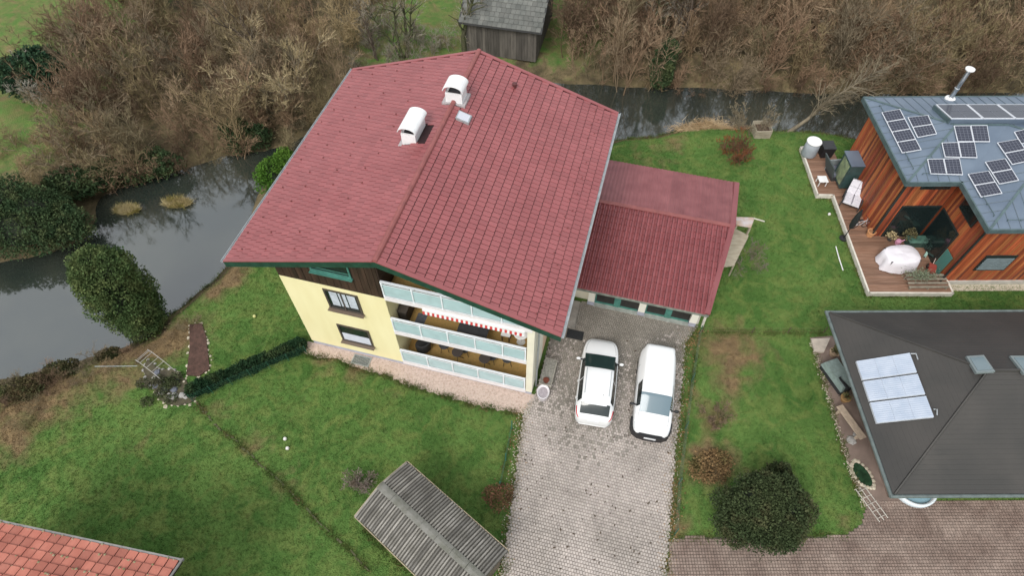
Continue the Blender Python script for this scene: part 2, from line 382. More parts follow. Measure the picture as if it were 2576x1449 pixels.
# pinkish gravel strip along the front of the house
GRAV = mat('pink_gravel', (.42, .31, .25), .9, scale=9, col2=(.62, .49, .42), bump=.7, bscale=30, detail=8)
gp = [(-5.75, .86), (-5.9, .3), (-5.4, .1), (-4, .3), (-3.3, .12), (-2.2, .05), (-1.2, .05), (-.2, -.15), (.8, -.2), (2.0, -.25), (3.2, -.35), (4.4, -.3), (5.3, -.2), (5.75, -.1), (5.95, .3), (5.95, .9)]
gp2 = []
for i in range(len(gp)):
    (a, c), (a2, c2) = gp[i], gp[(i + 1) % len(gp)]
    for j in range(8):
        t = j / 8; q = (a + (a2 - a) * t, c + (c2 - c) * t); gp2.append((q[0] + random.uniform(-.06, .06), q[1] + random.uniform(-.09, .07)) if 1 <= i < 13 else q)
GRP = [tuple((HM @ Vector((a, c, 0)))[:2]) for a, c in gp2]
gvo = MB().sheet(GRP, .03).build('gravel_strip', GRAV); tag(gvo, 'pinkish gravel strip along the foot of the yellow wall', kind='structure')
vs = []; fs = []; k = 0
for i in range(5200):
    a, c = random.uniform(-5.9, 6), random.uniform(-.45, .88); p = HM @ Vector((a, c, 0))
    if not inpoly(p.x, p.y, GRP): continue
    r = random.uniform(.012, .035); t = random.uniform(0, 6)
    for q in range(4): vs.append((p.x + r * math.cos(t + q * 1.57) * random.uniform(.7, 1.2), p.y + r * math.sin(t + q * 1.57) * random.uniform(.7, 1.2), .028))
    vs.append((p.x, p.y, .028 + r)); fs += [(k, k + 1, k + 4), (k + 1, k + 2, k + 4), (k + 2, k + 3, k + 4), (k + 3, k, k + 4)]; k += 5
st = npmesh('pebbles', vs, fs, mat('pebble', (.46, .36, .30), .85, scale=20, col2=(.66, .55, .48))); tag(st, 'loose pink pebbles of the gravel strip', 'pebbles', kind='stuff')
# pale gravel and moss along both drive edges
def edge_stuff(name, label, line, wdt, nst, ma, r0, r1, h=.6):
    vs = []; fs = []; k = 0
    L = [Vector((p[0], p[1], 0)) for p in line]
    for i in range(nst):
        s = random.random() * (len(L) - 1); q = int(s); p = L[q].lerp(L[q + 1], s - q)
        p = p + Vector((random.gauss(0, wdt), random.gauss(0, wdt * .6), 0)); r = random.uniform(r0, r1); t = random.uniform(0, 6); zb = .02
        for m_ in range(4): vs.append((p.x + r * math.cos(t + m_ * 1.57) * random.uniform(.6, 1.2), p.y + r * math.sin(t + m_ * 1.57) * random.uniform(.6, 1.2), zb))
        vs.append((p.x, p.y, zb + r * h + .02)); fs += [(k, k + 1, k + 4), (k + 1, k + 2, k + 4), (k + 2, k + 3, k + 4), (k + 3, k, k + 4)]; k += 5
    o = npmesh(name, vs, fs, ma); return tag(o, label, name.replace('_', ' '), kind='stuff')
LEAFB = mat('dead_leaf', (.16, .085, .035), .9, scale=8, col2=(.30, .19, .08))
PALEST = mat('pale_stone', (.40, .35, .26), .9, scale=6, col2=(.60, .54, .43))
edge_stuff('edge_stones', 'pale loose stones along the left edge of the drive', drive[0:5], .16, 900, PALEST, .014, .04)
edge_stuff('edge_stones', 'pale loose stones along the right edge of the drive', drive[10:16], .12, 600, PALEST, .012, .034)
edge_stuff('fallen_leaves', 'brown leaves fallen along the right edge of the drive', drive[9:16], .28, 700, LEAFB, .03, .06, .25)
edge_stuff('fallen_leaves', 'brown leaves fallen along the left edge of the drive', drive[0:5], .25, 260, LEAFB, .03, .055, .25)
vs = [P(random.uniform(1290, 1710), random.uniform(850, 1440)) for i in range(190)]
vs = [p for p in vs if inpoly(p.x, p.y, DRIVE)]
mbl = MB()
for p in vs:
    t = random.uniform(0, 6); r = random.uniform(.02, .085)
    mbl.add([(p.x + r * math.cos(t + a) * s, p.y + r * math.sin(t + a) * s, .06 + dz) for a, s, dz in ((0, 1, 0), (1.4, .5, .02), (3.1, 1, .01), (4.7, .5, .02))], [(0, 1, 2, 3)])
tag(mbl.build('fallen_leaves', mat('wet_leaf', (.085, .06, .04), .8)), 'dark leaves scattered over the middle of the drive', 'fallen leaves', kind='stuff')

# ================================================================== MAIN HOUSE (local: a right, b back, z up)
RZ, EZ, HW, DP = 9.518, 7.264, 6.97, 13.09
PH = math.atan2(RZ - EZ, HW); SLEN = math.hypot(RZ - EZ, HW)
A0, A1, B0, B1 = -5.45, 5.80, .84, 12.3
RA = -.62                                      # left end of the loggias
house = thing('apartment_house', 'large yellow house with red tiled gable roof and three glass-railed loggias', 'house', mw=HM)
def under(a): return RZ - .27 - abs(a) * math.tan(PH)      # underside of the roof
mb = MB().box(A0, RA, B0, B1, .3, 5.78)
o_wall = mb.build('wall', YELLOW, house)
MB().box(RA + .002, A1 - .002, 2.9, B1 - .002, .3, 5.78).build('wall', PEACH, house)
MB().box(A1 - .30, A1, B0, 2.898, .3, 5.78).build('wall', CREAM, house)
mb = MB().box(A0 + .03, RA + .02, B0 + .03, B1 - .03, -.3, .298); mb.box(RA + .02, A1 - .03, B0 + .03, B1 - .03, -.3, .298)
mb.build('plinth', PLINTH, house)
# upper storey under the roof
def gable(b0, b1, a0, a1, z0):
    top = [(a0, under(a0))] + ([(0, under(0))] if a0 < 0 < a1 else []) + [(a1, under(a1))]
    pts = [(a0, z0), (a1, z0)] + top[::-1]
    n_ = len(pts); return MB().add([(a, b0, z) for a, z in pts] + [(a, b1, z) for a, z in pts], [tuple(range(n_)), tuple(range(2 * n_ - 1, n_ - 1, -1))] + [(i, n_ + i, n_ + (i + 1) % n_, (i + 1) % n_) for i in range(n_)])
UPD = mat('upper_wall_wood', (.04, .022, .015), .7, .2, 5)
gable(B0 + .02, B1, A0 + .01, RA, 5.782).build('upper_wall', UPD, house)
gable(2.9, B1, RA + .001, A1 - .01, 5.782).build('upper_wall', UPD, house)
clad = B('gable_cladding', UPD, house, A0, RA, B0 - .012, B0 + .018, 5.76, 5.84)
wbd = .165; k = 0; a = A0
while a + wbd * .5 < RA:
    a2 = min(a + wbd, RA); zt = min(under(a), under(a2))
    MB().box(a + .006, a2 - .006, B0 - (.022 if k % 2 else .012), B0 + .017, 5.80, zt - .01).build('board', BROWNW, clad); a = a2; k += 1
def window(a0, a1, z0, z1, style):
    y = B0
    fr = MB(); t = .09; FM = mat('window_brown', (.075, .06, .05), .5, .2, 6)
    for q in ((a0, a0 + t, z0, z1), (a1 - t, a1, z0, z1), (a0 + t, a1 - t, z0, z0 + t), (a0 + t, a1 - t, z1 - t, z1)):
        fr.box(q[0], q[1], y - .05, y + .02, q[2], q[3])
    o = fr.build('window', FM, house)
    B('pane', GLASSD, o, a0 + t, a1 - t, y - .012, y + .01, z0 + t, z1 - t)
    B('sill', mat('sill_metal', (.16, .12, .09), .5), o, a0 - .05, a1 + .05, y - .20, y - .002, z0 - .05, z0 - .002)
    if style == 1:
        for c0, c1 in ((.1, .36), (.4, .64), (.68, .95)):
            mbc = MB(); n_ = 7; x0 = a0 + t + (a1 - a0 - 2 * t) * c0; x1 = a0 + t + (a1 - a0 - 2 * t) * c1
            for i in range(n_):
                u0, u1 = x0 + (x1 - x0) * i / n_, x0 + (x1 - x0) * (i + 1) / n_; d = .006 * (i % 2)
                mbc.add([(u0, y - .018 - d, z0 + .28 + .1 * c0), (u1, y - .024 + d, z0 + .28 + .1 * c0), (u1, y - .024 + d, z1 - t), (u0, y - .018 - d, z1 - t)], [(0, 1, 2, 3)])
            mbc.build('curtain', mat('net_curtain', (.5, .54, .6), .8, .12, 5), o)
        B('mullion', FM, o, (a0 + a1) / 2 - .03, (a0 + a1) / 2 + .03, y - .052, y - .03, z0 + t, z1 - t)
    else:
        B('blind', mat('white_blind', (.62, .64, .72), .7, .06, 4), o, a0 + t + .02, a1 - t - .02, y - .022, y - .014, z0 + t + .02, z0 + t + .62)
window(-3.50, -1.90, 4.03, 5.47, 1)
window(-3.56, -1.96, 1.19, 2.62, 2)
# gable window with its green frame
t = .07; fr = MB(); a0, a1, z0, z1 = -3.66, -1.84, 6.74, 7.85
for q in ((a0, a0 + t, z0, z1), (a1 - t, a1, z0, z1), (a0 + t, a1 - t, z0, z0 + t), (a0 + t, a1 - t, z1 - t, z1)): fr.box(q[0], q[1], B0 - .07, B0 + .02, q[2], q[3])
gw = fr.build('window', TEALF, house)
B('pane', GLASSD, gw, a0 + t, a1 - t, B0 - .035, B0 + .01, z0 + t, z1 - t)
for i, zz in enumerate((6.90, 7.05)): B('grille_bar', TEALF, gw, a0 + t, a1 - t, B0 - .09, B0 - .071, zz, zz + .035)
B('sill', TEALF, gw, a0 - .04, a1 + .04, B0 - .17, B0 - .025, z0 - .05, z0 - .003)

# loggias
RAILM = mat('white_metal', (.78, .82, .85), .35, .04, 3)
SLABM = mat('slab_edge', (.76, .72, .72), .7, .05, 3)
posts = [RA + .03, .70, 1.95, 3.19, 4.43, A1 - .36]
for k, zf in enumerate((.40, 3.15, 5.85)):
    x1 = A1 - .302 if k < 2 else A1 - .1
    bal = B('balcony', OCHRE, house, RA + .003, x1, B0 + .10, 2.897, zf - .16, zf)
    B('slab_edge', SLABM, bal, RA + .003, x1, B0 - .03, B0 + .098, zf - .2, zf + .03)
    ps = posts if k < 2 else posts[:-1] + [A1 - .16]
    for q, pa in enumerate(ps): B('post', RAILM, bal, pa - .03, pa + .03, B0 - .02, B0 + .04, zf + .032, zf + 1.05)
    for z_, h_ in ((zf + 1.052, .045), (zf + .93, .03), (zf + .10, .035)):
        B('rail', RAILM, bal, ps[0] - .03, ps[-1] + .03, B0 - .045 if z_ > zf + 1 else B0 - .035, B0 + .06 if z_ > zf + 1 else B0 - .021, z_, z_ + h_)
    for q in range(len(ps) - 1):
        B('glass_panel', FROST, bal, ps[q] + .045, ps[q + 1] - .045, B0 + .0, B0 + .014, zf + .14, zf + .925)
    # doors to the flat in the back wall
    for q, (d0, d1) in enumerate(((.2, 1.2), (2.2, 4.4))):
        dr = B('door', GLASSD, bal, d0, d1, 2.84, 2.885, zf + .002, zf + 2.1)
        # glazing sits proud of the frame
    if k == 0: pass
B('ceiling_panel', mat('loggia_ceiling', (.5, .42, .3), .8), house, RA + .01, A1 - .31, B0 + .11, 2.89, 5.62, 5.66)
# awning box and striped valance hanging under the top slab
aw = B('awning', WHITE, house, 1.05, 5.4, B0 - .10, B0 - .032, 5.58, 5.68)
na = 42
for i in range(na):
    x0 = 1.05 + i * (4.35 / na); x1 = x0 + 4.35 / na - .002
    MB().add([(x0, B0 - .09, 5.58), (x1, B0 - .09, 5.58), (x1, B0 - .12, 5.40), ((x0 + x1) / 2, B0 - .125, 5.365), (x0, B0 - .12, 5.40), (x0, B0 - .07, 5.58), (x1, B0 - .07, 5.58), (x1, B0 - .105, 5.40), ((x0 + x1) / 2, B0 - .11, 5.365), (x0, B0 - .105, 5.40)],
             [(0, 4, 3, 2, 1), (5, 6, 7, 8, 9), (0, 5, 9, 4), (1, 2, 7, 6), (4, 9, 8, 3), (3, 8, 7, 2)]).build('valance_stripe', REDP if i % 2 == 0 else LINEN, aw)

# roof
roof = MB().add([(-HW + .02, .02, EZ - .23), (0, .02, RZ - .24), (HW - .02, .02, EZ - .23), (HW - .02, .02, EZ - .03), (0, .02, RZ - .035), (-HW + .02, .02, EZ - .03)] + [(-HW + .02, DP - .02, EZ - .23), (0, DP - .02, RZ - .24), (HW - .02, DP - .02, EZ - .23), (HW - .02, DP - .02, EZ - .03), (0, DP - .02, RZ - .035), (-HW + .02, DP - .02, EZ - .03)],
                [(0, 1, 4, 5), (1, 2, 3, 4), (11, 10, 7, 6), (10, 9, 8, 7), (5, 4, 10, 11), (4, 3, 9, 10), (1, 0, 6, 7), (2, 1, 7, 8), (0, 5, 11, 6), (3, 2, 8, 9)]).build('roof', TILEU, house)
tw, tl = .243, (SLEN - .02) / 20
tm = MB()
wv = tw * .90 / 2
tm.add([(-wv, .0, .008), (wv, .0, .008), (wv, tl - .025, -.012), (-wv, tl - .025, -.012), (-wv, .0, .040), (0, -.004, .048), (wv, .0, .040), (wv, tl - .025, .012), (0, tl - .025, .018), (-wv, tl - .025, .012)],
       [(4, 5, 8, 9), (5, 6, 7, 8), (0, 1, 6, 5, 4), (1, 2, 7, 6), (3, 0, 4, 9), (2, 3, 9, 8, 7)])
frs = []
ncol = int((DP - .04) / tw); nrow = 20
for sgn in (-1, 1):
    for r_ in range(nrow):
        tdn = (r_ + 1) * tl + .01
        for c in range(ncol + 1):
            bb = .02 + (c + (.5 if r_ % 2 == 0 else .0)) * tw
            if bb < .1 or bb > DP - .1: continue
            p = Vector((sgn * tdn * math.cos(PH), bb, RZ - .03 - tdn * math.sin(PH)))
            X_ = Vector((0, sgn * 1.0, 0)); Y_ = Vector((-sgn * math.cos(PH), 0, math.sin(PH))); Z_ = X_.cross(Y_)
            m4 = Matrix((X_, Y_, Z_)).transposed().to_4x4() @ Matrix.Rotation(random.uniform(-.008, .008), 4, 'Z') @ Matrix.Rotation(random.uniform(-.006, .006), 4, 'X'); m4.translation = p
            if sgn < 0 and -1.6 < p.x < -.6 and 6.5 < bb < 7.7: continue
            if abs(p.x) < .5 and 9.1 < bb < 9.9: continue
            frs.append(m4)
pieces('roof_tile', tm, frs, TILE, roof, HM)
MB().tube([(0, -.03, RZ - .02), (0, DP + .03, RZ - .02)], .115, 10).build('ridge_cap', RIDGE, roof)
for sgn in (-1, 1):
    ct, st_ = math.cos(PH), math.sin(PH)
    for (y0, y1, nm_) in ((-.035, .012, 'barge_board'), (DP - .012, DP + .035, 'barge_board')):
        MB().hexa([(0, y0, RZ - .36), (sgn * HW, y0, EZ - .36), (sgn * HW, y1, EZ - .36), (0, y1, RZ - .36)][::sgn], [(0, y0, RZ - .03), (sgn * HW, y0, EZ - .03), (sgn * HW, y1, EZ - .03), (0, y1, RZ - .03)][::sgn]).build(nm_, GREENT, roof)
        MB().hexa([(0, min(y0, y1) - .012 - (.1 if y0 > 1 else 0), RZ - .026), (sgn * HW, min(y0, y1) - .012 - (.1 if y0 > 1 else 0), EZ - .026), (sgn * HW, y1 + .012 + (.1 if y0 < 1 else 0), EZ - .026), (0, y1 + .012 + (.1 if y0 < 1 else 0), RZ - .026)][::sgn], [(0, y0 - .012 - (.1 if y0 > 1 else 0), RZ + .022), (sgn * HW, y0 - .012 - (.1 if y0 > 1 else 0), EZ + .022), (sgn * HW, y1 + .012 + (.1 if y0 < 1 else 0), EZ + .022), (0, y1 + .012 + (.1 if y0 < 1 else 0), RZ + .022)][::sgn]).build('verge_strip', TILE, roof)
    gut = []
    for i in range(7):
        t = math.pi * (1 + i / 6); gut.append((sgn * (HW + .055) + .05 * math.cos(t), EZ - .02 + .05 * math.sin(t)))
    mbg = MB(); n_ = len(gut)
    mbg.add([(a, -.05, z) for a, z in gut] + [(a, DP + .05, z) for a, z in gut], [(i, i + 1, n_ + i + 1, n_ + i) for i in range(n_ - 1)])
    mbg.bar((sgn * (HW + .107), -.05, EZ - .015), (sgn * (HW + .107), DP + .05, EZ - .015), .02)
    mbg.build('gutter', STEEL, roof)
    MB().hexa([(0.02 * sgn, .03, RZ - .262), (sgn * (HW - .03), .03, EZ - .252), (sgn * (HW - .03), DP - .03, EZ - .252), (0.02 * sgn, DP - .03, RZ - .262)][::sgn], [(0.02 * sgn, .03, RZ - .245), (sgn * (HW - .03), .03, EZ - .235), (sgn * (HW - .03), DP - .03, EZ - .235), (0.02 * sgn, DP - .03, RZ - .245)][::sgn]).build('soffit', GREENT, roof)
# chimneys with barrel caps
def chimney(a0, a1, b0, b1, ztop, cap_l):
    zb = RZ - .35 - max(abs(a0), abs(a1)) * math.tan(PH) + (.25 if a0 < 0 < a1 else 0)
    CHW = mat('chimney_white', (.70, .70, .70), .6, scale=2.5, col2=(.80, .80, .80), detail=8)
    ch = B('chimney', CHW, house, a0, a1, b0, b1, zb, ztop)
    B('flue_opening', BLACKP, ch, a0 + .1, a1 - .1, b0 + .08, b1 - .08, ztop - .02, ztop + .012)
    B('flashing', mat('lead', (.36, .33, .33), .5, .15, 5), ch, a0 - .16, a1 + .14, b0 - .12, b1 + .14, zb - .05, RZ - min(abs(a0), abs(a1)) * math.tan(PH) * (0 if a0 < 0 < a1 else 1) + (-.06 if a0 < 0 < a1 else -.22))
    r_ = (a1 - a0) / 2 + .09; cx = (a0 + a1) / 2; n_ = 14; pr = []
    for i in range(n_ + 1):
        t = math.pi * (1 - i / n_); pr.append((cx + r_ * math.cos(t), ztop + .16 + r_ * .62 * math.sin(t)))
    ri = [(cx + (x - cx) * .93, ztop + .16 + (z - ztop - .16) * .9) for x, z in pr]
    y0, y1 = b0 - cap_l, b1 + cap_l; m_ = n_ + 1; ring = pr + ri[::-1]; q = len(ring)
    cap = MB().add([(x, y0, z) for x, z in ring] + [(x, y1, z) for x, z in ring],
                   [(i, i + q, (i + 1) % q + q, (i + 1) % q) for i in range(q)] + [(i, i + 1, q - 2 - i, q - 1 - i) for i in range(n_)] + [(q + i + 1, q + i, 2 * q - 1 - i, 2 * q - 2 - i) for i in range(n_)])
    cap.build('chimney_cap', CHW, ch)
    for yy in (b0 + .06, b1 - .06):
        for xx in (a0 + .05, a1 - .05): B('cap_support', STEEL, ch, xx - .02, xx + .02, yy - .02, yy + .02, ztop + .001, ztop + .2)
chimney(-1.46, -.82, 6.52, 7.72, 9.62, .12)
chimney(-.36, .40, 9.18, 9.85, 9.92, .10)
def on_r(a, b_, dz=0): return (a, b_, RZ - a * math.tan(PH) + dz)
ht = MB().hexa([on_r(.40, 8.2, .0), on_r(.98, 8.2, .0), on_r(.98, 8.72, .0), on_r(.40, 8.72, .0)], [on_r(.40, 8.2, .12), on_r(.98, 8.2, .12), on_r(.98, 8.72, .12), on_r(.40, 8.72, .12)]).build('roof_hatch', STEEL, house)
MB().hexa([on_r(.45, 8.25, .121), on_r(.93, 8.25, .121), on_r(.93, 8.67, .121), on_r(.45, 8.67, .121)], [on_r(.45, 8.25, .135), on_r(.93, 8.25, .135), on_r(.93, 8.67, .135), on_r(.45, 8.67, .135)]).build('pane', mat('hatch_pane', (.55, .56, .62), .2), ht)
vt = MB().lathe([(.10, 0), (.09, .12), (.12, .13), (.12, .2), (.02, .24)], 12, on_r(2.1, 11.75, -.02)).build('roof_vent', mat('vent_brown', (.09, .025, .025), .5), house)
for sgn, bs, arow in ((-1, np.arange(.6, 12.8, .9), (2.4, 3.8, 5.2, 6.4)), (1, np.arange(.5, 12.8, .5), (5.9,))):
    for j, aa in enumerate(arow):
        for i, bb in enumerate(bs):
            p = Vector((sgn * (aa + .25 * (i % 2)), float(bb), RZ - (aa + .25 * (i % 2)) * math.tan(PH) + .015))
            MB().box(-.02, .02, -.028, .028, 0, .04, Matrix.Translation(p)).build('snow_stop', mat('snow_stop_metal', (.17, .05, .045), .5), roof)
# downpipe at the front right corner
MB().tube([(HW + .02, .35, EZ - .1), (HW - .35, .5, EZ - .45), (A1 + .10, B0 + .5, EZ - .75), (A1 + .08, B0 + .5, .05)], .045, 8).build('downpipe', STEEL, house)
B('wall_light', WHITE, house, A0 - .12, A0 - .001, 1.6, 1.75, 2.2, 2.4)
# light well grate in the gravel
gr = thing('light_well', 'dark metal light-well grate set in the gravel before the yellow wall', 'grate', mw=HM @ Matrix.Translation((-2.72, .5, .035)))
fr = MB().box(-.46, .46, -.26, -.22, 0, .05).box(-.46, .46, .22, .26, 0, .05).box(-.46, -.42, -.22, .22, 0, .05).box(.42, .46, -.22, .22, 0, .05); fr.build('frame', STEEL, gr)
B('pit', mat('pit_dark', (.03, .04, .04), .8), gr, -.42, .42, -.22, .22, .0, .012)
for i in range(14): B('grate_bar', STEEL, gr, -.41 + i * .0605, -.385 + i * .0605, -.219, .219, .015, .04)

# ---------------------------------------------------------------- furniture in the loggias
def h_thing(name, label, cat, a, b_, z, rz=0, group=None): return thing(name, label, cat, group=group, mw=HM @ Matrix.Translation((a, b_, z)) @ Matrix.Rotation(rz, 4, 'Z'))
def table_rect(label, a, b_, z, lx, ly, hgt, top, leg):
    t_ = h_thing('balcony_table', label, 'table', a, b_, z); B('tabletop', top, t_, -lx / 2, lx / 2, -ly / 2, ly / 2, hgt - .035, hgt)
    for sx in (-1, 1):
        for sy in (-1, 1): B('leg', leg, t_, sx * (lx / 2 - .05) - .02, sx * (lx / 2 - .05) + .02, sy * (ly / 2 - .05) - .02, sy * (ly / 2 - .05) + .02, 0, hgt - .036)
    return t_
def chair(label, a, b_, z, rz, fab, leg, group):
    t_ = h_thing('balcony_chair', label, 'chair', a, b_, z, rz, group)
    MB().lathe([(.05, .40), (.24, .41), (.25, .44), (.2, .46)], 14, sx=1, sy=.95).build('seat', fab, t_, True)
    mb_ = MB(); n_ = 9
    pts = [(math.cos(R(-10 + 200 * i / n_)) * .25, math.sin(R(-10 + 200 * i / n_)) * .24) for i in range(n_ + 1)]
    for i in range(n_):
        p, q = pts[i], pts[i + 1]; hz = .62 + .22 * math.sin(math.pi * i / n_); h2 = .62 + .22 * math.sin(math.pi * (i + 1) / n_)
        mb_.hexa([(p[0], p[1], .45), (q[0], q[1], .45), (q[0] * .9, q[1] * .9, .45), (p[0] * .9, p[1] * .9, .45)], [(p[0] * 1.1, p[1] * 1.1, hz), (q[0] * 1.1, q[1] * 1.1, h2), (q[0], q[1], h2), (p[0], p[1], hz)])
    mb_.build('backrest', fab, t_)
    for sx in (-1, 1):
        for sy in (-1, 1): MB().tube([(sx * .14, sy * .13, .41), (sx * .2, sy * .19, 0)], .014, 6).build('leg', leg, t_)
    return t_
Z1, Z0 = 3.152, .402
table_rect('large charcoal table in the middle loggia behind the glass railing', 2.95, 1.62, Z1, 1.35, .95, .74, DKGREY, BLACKP)
chair('white chair at the back of the charcoal table, left one', 2.35, 2.45, Z1, 0, LINEN, STEEL, 'white chairs at the charcoal table')
chair('white chair at the back of the charcoal table, right one', 3.35, 2.45, Z1, 0, LINEN, STEEL, 'white chairs at the charcoal table')
table_rect('small white stool table with dark legs right of the charcoal table', 4.35, 1.72, Z1, .42, .32, .5, WHITE, BLACKP)
rt = h_thing('round_table', 'round white pedestal table in the right corner of the middle loggia', 'table', 5.02, 1.75, Z1)
MB().lathe([(.30, .68), (.32, .69), (.32, .72), (.30, .73)], 24).build('tabletop', WHITE, rt); MB().lathe([(.2, 0), (.18, .03), (.03, .05), (.03, .68)], 12).build('pedestal', WHITE, rt)
B('door_mat', mat('grey_mat', (.12, .13, .15), .9, .2, 9), None, 0, .45, 0, .8, 0, .012); mo = bpy.data.objects['door_mat']; mo.matrix_world = HM @ Matrix.Translation((.1, 1.25, Z1)); tag(mo, 'grey mat at the left end of the middle loggia floor', 'mat')
mo2 = B('floor_mat', mat('green_mat', (.06, .12, .09), .9, .2, 9), None, 0, .5, 0, .35, 0, .01); mo2.matrix_world = HM @ Matrix.Translation((1.15, 2.0, Z1)); tag(mo2, 'small green mat on the middle loggia floor', 'mat')
pb = h_thing('storage_box', 'dark storage cabinet in the left corner of the middle loggia', 'cabinet', -.36, 1.9, Z1)
B('body', mat('cabinet_dark', (.03, .025, .02), .6), pb, -.2, .2, -.5, .5, 0, .8); B('lid', mat('cabinet_lid', (.07, .06, .05), .5), pb, -.22, .22, -.52, .52, .801, .84)
pb = h_thing('wicker_armchair', 'black wicker armchair in the left corner of the lowest loggia', 'chair', .12, 1.75, Z0, R(-100))
MB().lathe([(.3, .0), (.36, .1), (.38, .36), (.36, .40)], 16).build('seat', DKGREY, pb, True)
mb_ = MB(); n_ = 12
for i in range(n_):
    t0, t1 = R(-20 + 220 * i / n_), R(-20 + 220 * (i + 1) / n_)
    mb_.hexa([(math.cos(t0) * .38, math.sin(t0) * .38, .3), (math.cos(t1) * .38, math.sin(t1) * .38, .3), (math.cos(t1) * .31, math.sin(t1) * .31, .3), (math.cos(t0) * .31, math.sin(t0) * .31, .3)], [(math.cos(t0) * .42, math.sin(t0) * .42, .8), (math.cos(t1) * .42, math.sin(t1) * .42, .8), (math.cos(t1) * .36, math.sin(t1) * .36, .8), (math.cos(t0) * .36, math.sin(t0) * .36, .8)])
mb_.build('backrest', DKGREY, pb)
for i, (aa, bb, wh) in enumerate(((1.15, 1.95, 'leftmost'), (2.15, 2.0, 'second from the left'), (3.55, 1.95, 'third from the left'), (4.3, 2.0, 'rightmost'))):
    chair('black round chair in the lowest loggia, ' + wh, aa, bb, Z0, R(random.uniform(-20, 20)), DKGREY, BLACKP, 'black chairs in the lowest loggia')
for i, aa in enumerate((1.95, 3.3)):
    q = h_thing('bistro_table', 'dark bistro table in the lowest loggia, %s one' % ('left' if i == 0 else 'right'), 'table', aa, 1.6, Z0, 0, 'bistro tables')
    MB().lathe([(.26, .70), (.27, .71), (.27, .73), (.25, .735)], 18).build('tabletop', mat('table_dark', (.06, .05, .045), .5), q)
    MB().tube([(0, 0, .7), (0, 0, .3)], .02, 8).build('stem', BLACKP, q)
    for j in range(3):
        t = R(120 * j - 90); MB().tube([(0, 0, .3), (.26 * math.cos(t), .26 * math.sin(t), 0)], .015, 6).build('leg', BLACKP, q)

# ---------------------------------------------------------------- right side of the house: planter, tub, steps
pl = h_thing('raised_planter', 'long weathered planter trough beside the right house wall', 'planter', 6.33, 2.0, .04)
for q in ((-.3, -.26, -.72, .72), (.26, .3, -.72, .72), (-.259, .259, -.72, -.68), (-.259, .259, .68, .72)): B('side_board', mat('planter_wood', (.30, .28, .24), .85, .25, 6), pl, *q, 0, .5)
B('soil', mat('planter_soil', (.24, .23, .20), .95, .3, 12, bump=.5), pl, -.258, .258, -.678, .678, .3, .44)
MB().lathe([(.12, 0), (.14, .14), (.15, .14), (.14, .15), (.11, .15)], 14, (.0, -.5, .44)).build('flower_pot', mat('terracotta_dark', (.12, .03, .015), .8, .3, 9), pl)
for k, (ra, rb) in enumerate(((.0, .12), (.8, .05), (1.7, -.1))):
    pass
tb = h_thing('garden_tub', 'white rounded tub with a pale grey filling beside the planter', 'tub', 6.32, .95, .03, R(8))
MB().lathe([(.26, 0), (.30, .05), (.33, .42), (.34, .44), (.30, .44), (.29, .36), (.02, .35)], 26, sx=.88, sy=1.12).build('shell', mat('tub_white', (.72, .68, .70), .5, .06, 4), tb, True)
MB().lathe([(.02, .351), (.22, .352), (.24, .37), (.2, .385), (.02, .39)], 18, sx=.85, sy=1.1).build('filling', mat('tub_fill', (.36, .32, .34), .9, .15, 10), tb)
sp = h_thing('entrance_step', 'long concrete entrance step between house and garage', 'step', 6.45, 6.0, .03)
CONC = mat('worn_concrete', (.30, .28, .25), .9, .2, 2.5, bump=.3)
B('landing', CONC, sp, -.62, .55, -.75, .55, 0, .22); B('tread', CONC, sp, -.62, .58, -1.05, -.752, 0, .11)
mt = MB().box(-.42, .42, -.26, .26, 0, .02).build('door_mat', mat('black_mat', (.02, .022, .024), .9, .3, 15)); mt.matrix_world = HM @ Matrix.Translation((7.12, 4.62, .062)); tag(mt, 'black doormat on the paving under the right eave', 'mat')

# ================================================================== GARAGE (same frame as the house)
gar = thing('garage', 'low garage with red tiled front roof slope beside the yellow house', 'garage', mw=HM @ Matrix.Translation((10, 6.7, 0)))
GO = Vector((10, 6.7, 0))
def gl(u, v, z): return HL(u, v, z) - GO
GE, GR, GBk = 2.65, 3.45, 2.75
fl, frr = gl(1452, 722, GE), gl(1783, 793, GE); rl_, rr_ = gl(1506, 508, GR), gl(1847, 568, GR); bl_, br_ = gl(1530, 404, GBk), gl(1857, 460, GBk)
fy = (fl.y + frr.y) / 2; ry = (rl_.y + rr_.y) / 2; by = (bl_.y + br_.y) / 2
fl.y = frr.y = fy; rl_.y = rr_.y = ry; bl_.y = br_.y = by; fl.x = rl_.x = bl_.x = 6.25 - 10
def dn(p, d): return Vector((p.x, p.y, p.z - d))
gro = MB().add([dn(fl, .22), dn(frr, .22), dn(rr_, .22), dn(rl_, .22), dn(fl, .04), dn(frr, .04), dn(rr_, .04), dn(rl_, .04), dn(bl_, .22), dn(br_, .22), dn(bl_, .04), dn(br_, .04)],
               [(3, 2, 1, 0), (4, 5, 6, 7), (0, 1, 5, 4), (1, 2, 6, 5), (3, 0, 4, 7), (3, 8, 9, 2), (7, 6, 11, 10), (8, 10, 11, 9), (2, 9, 11, 6), (8, 3, 7, 10)]).build('roof', TILEU, gar)
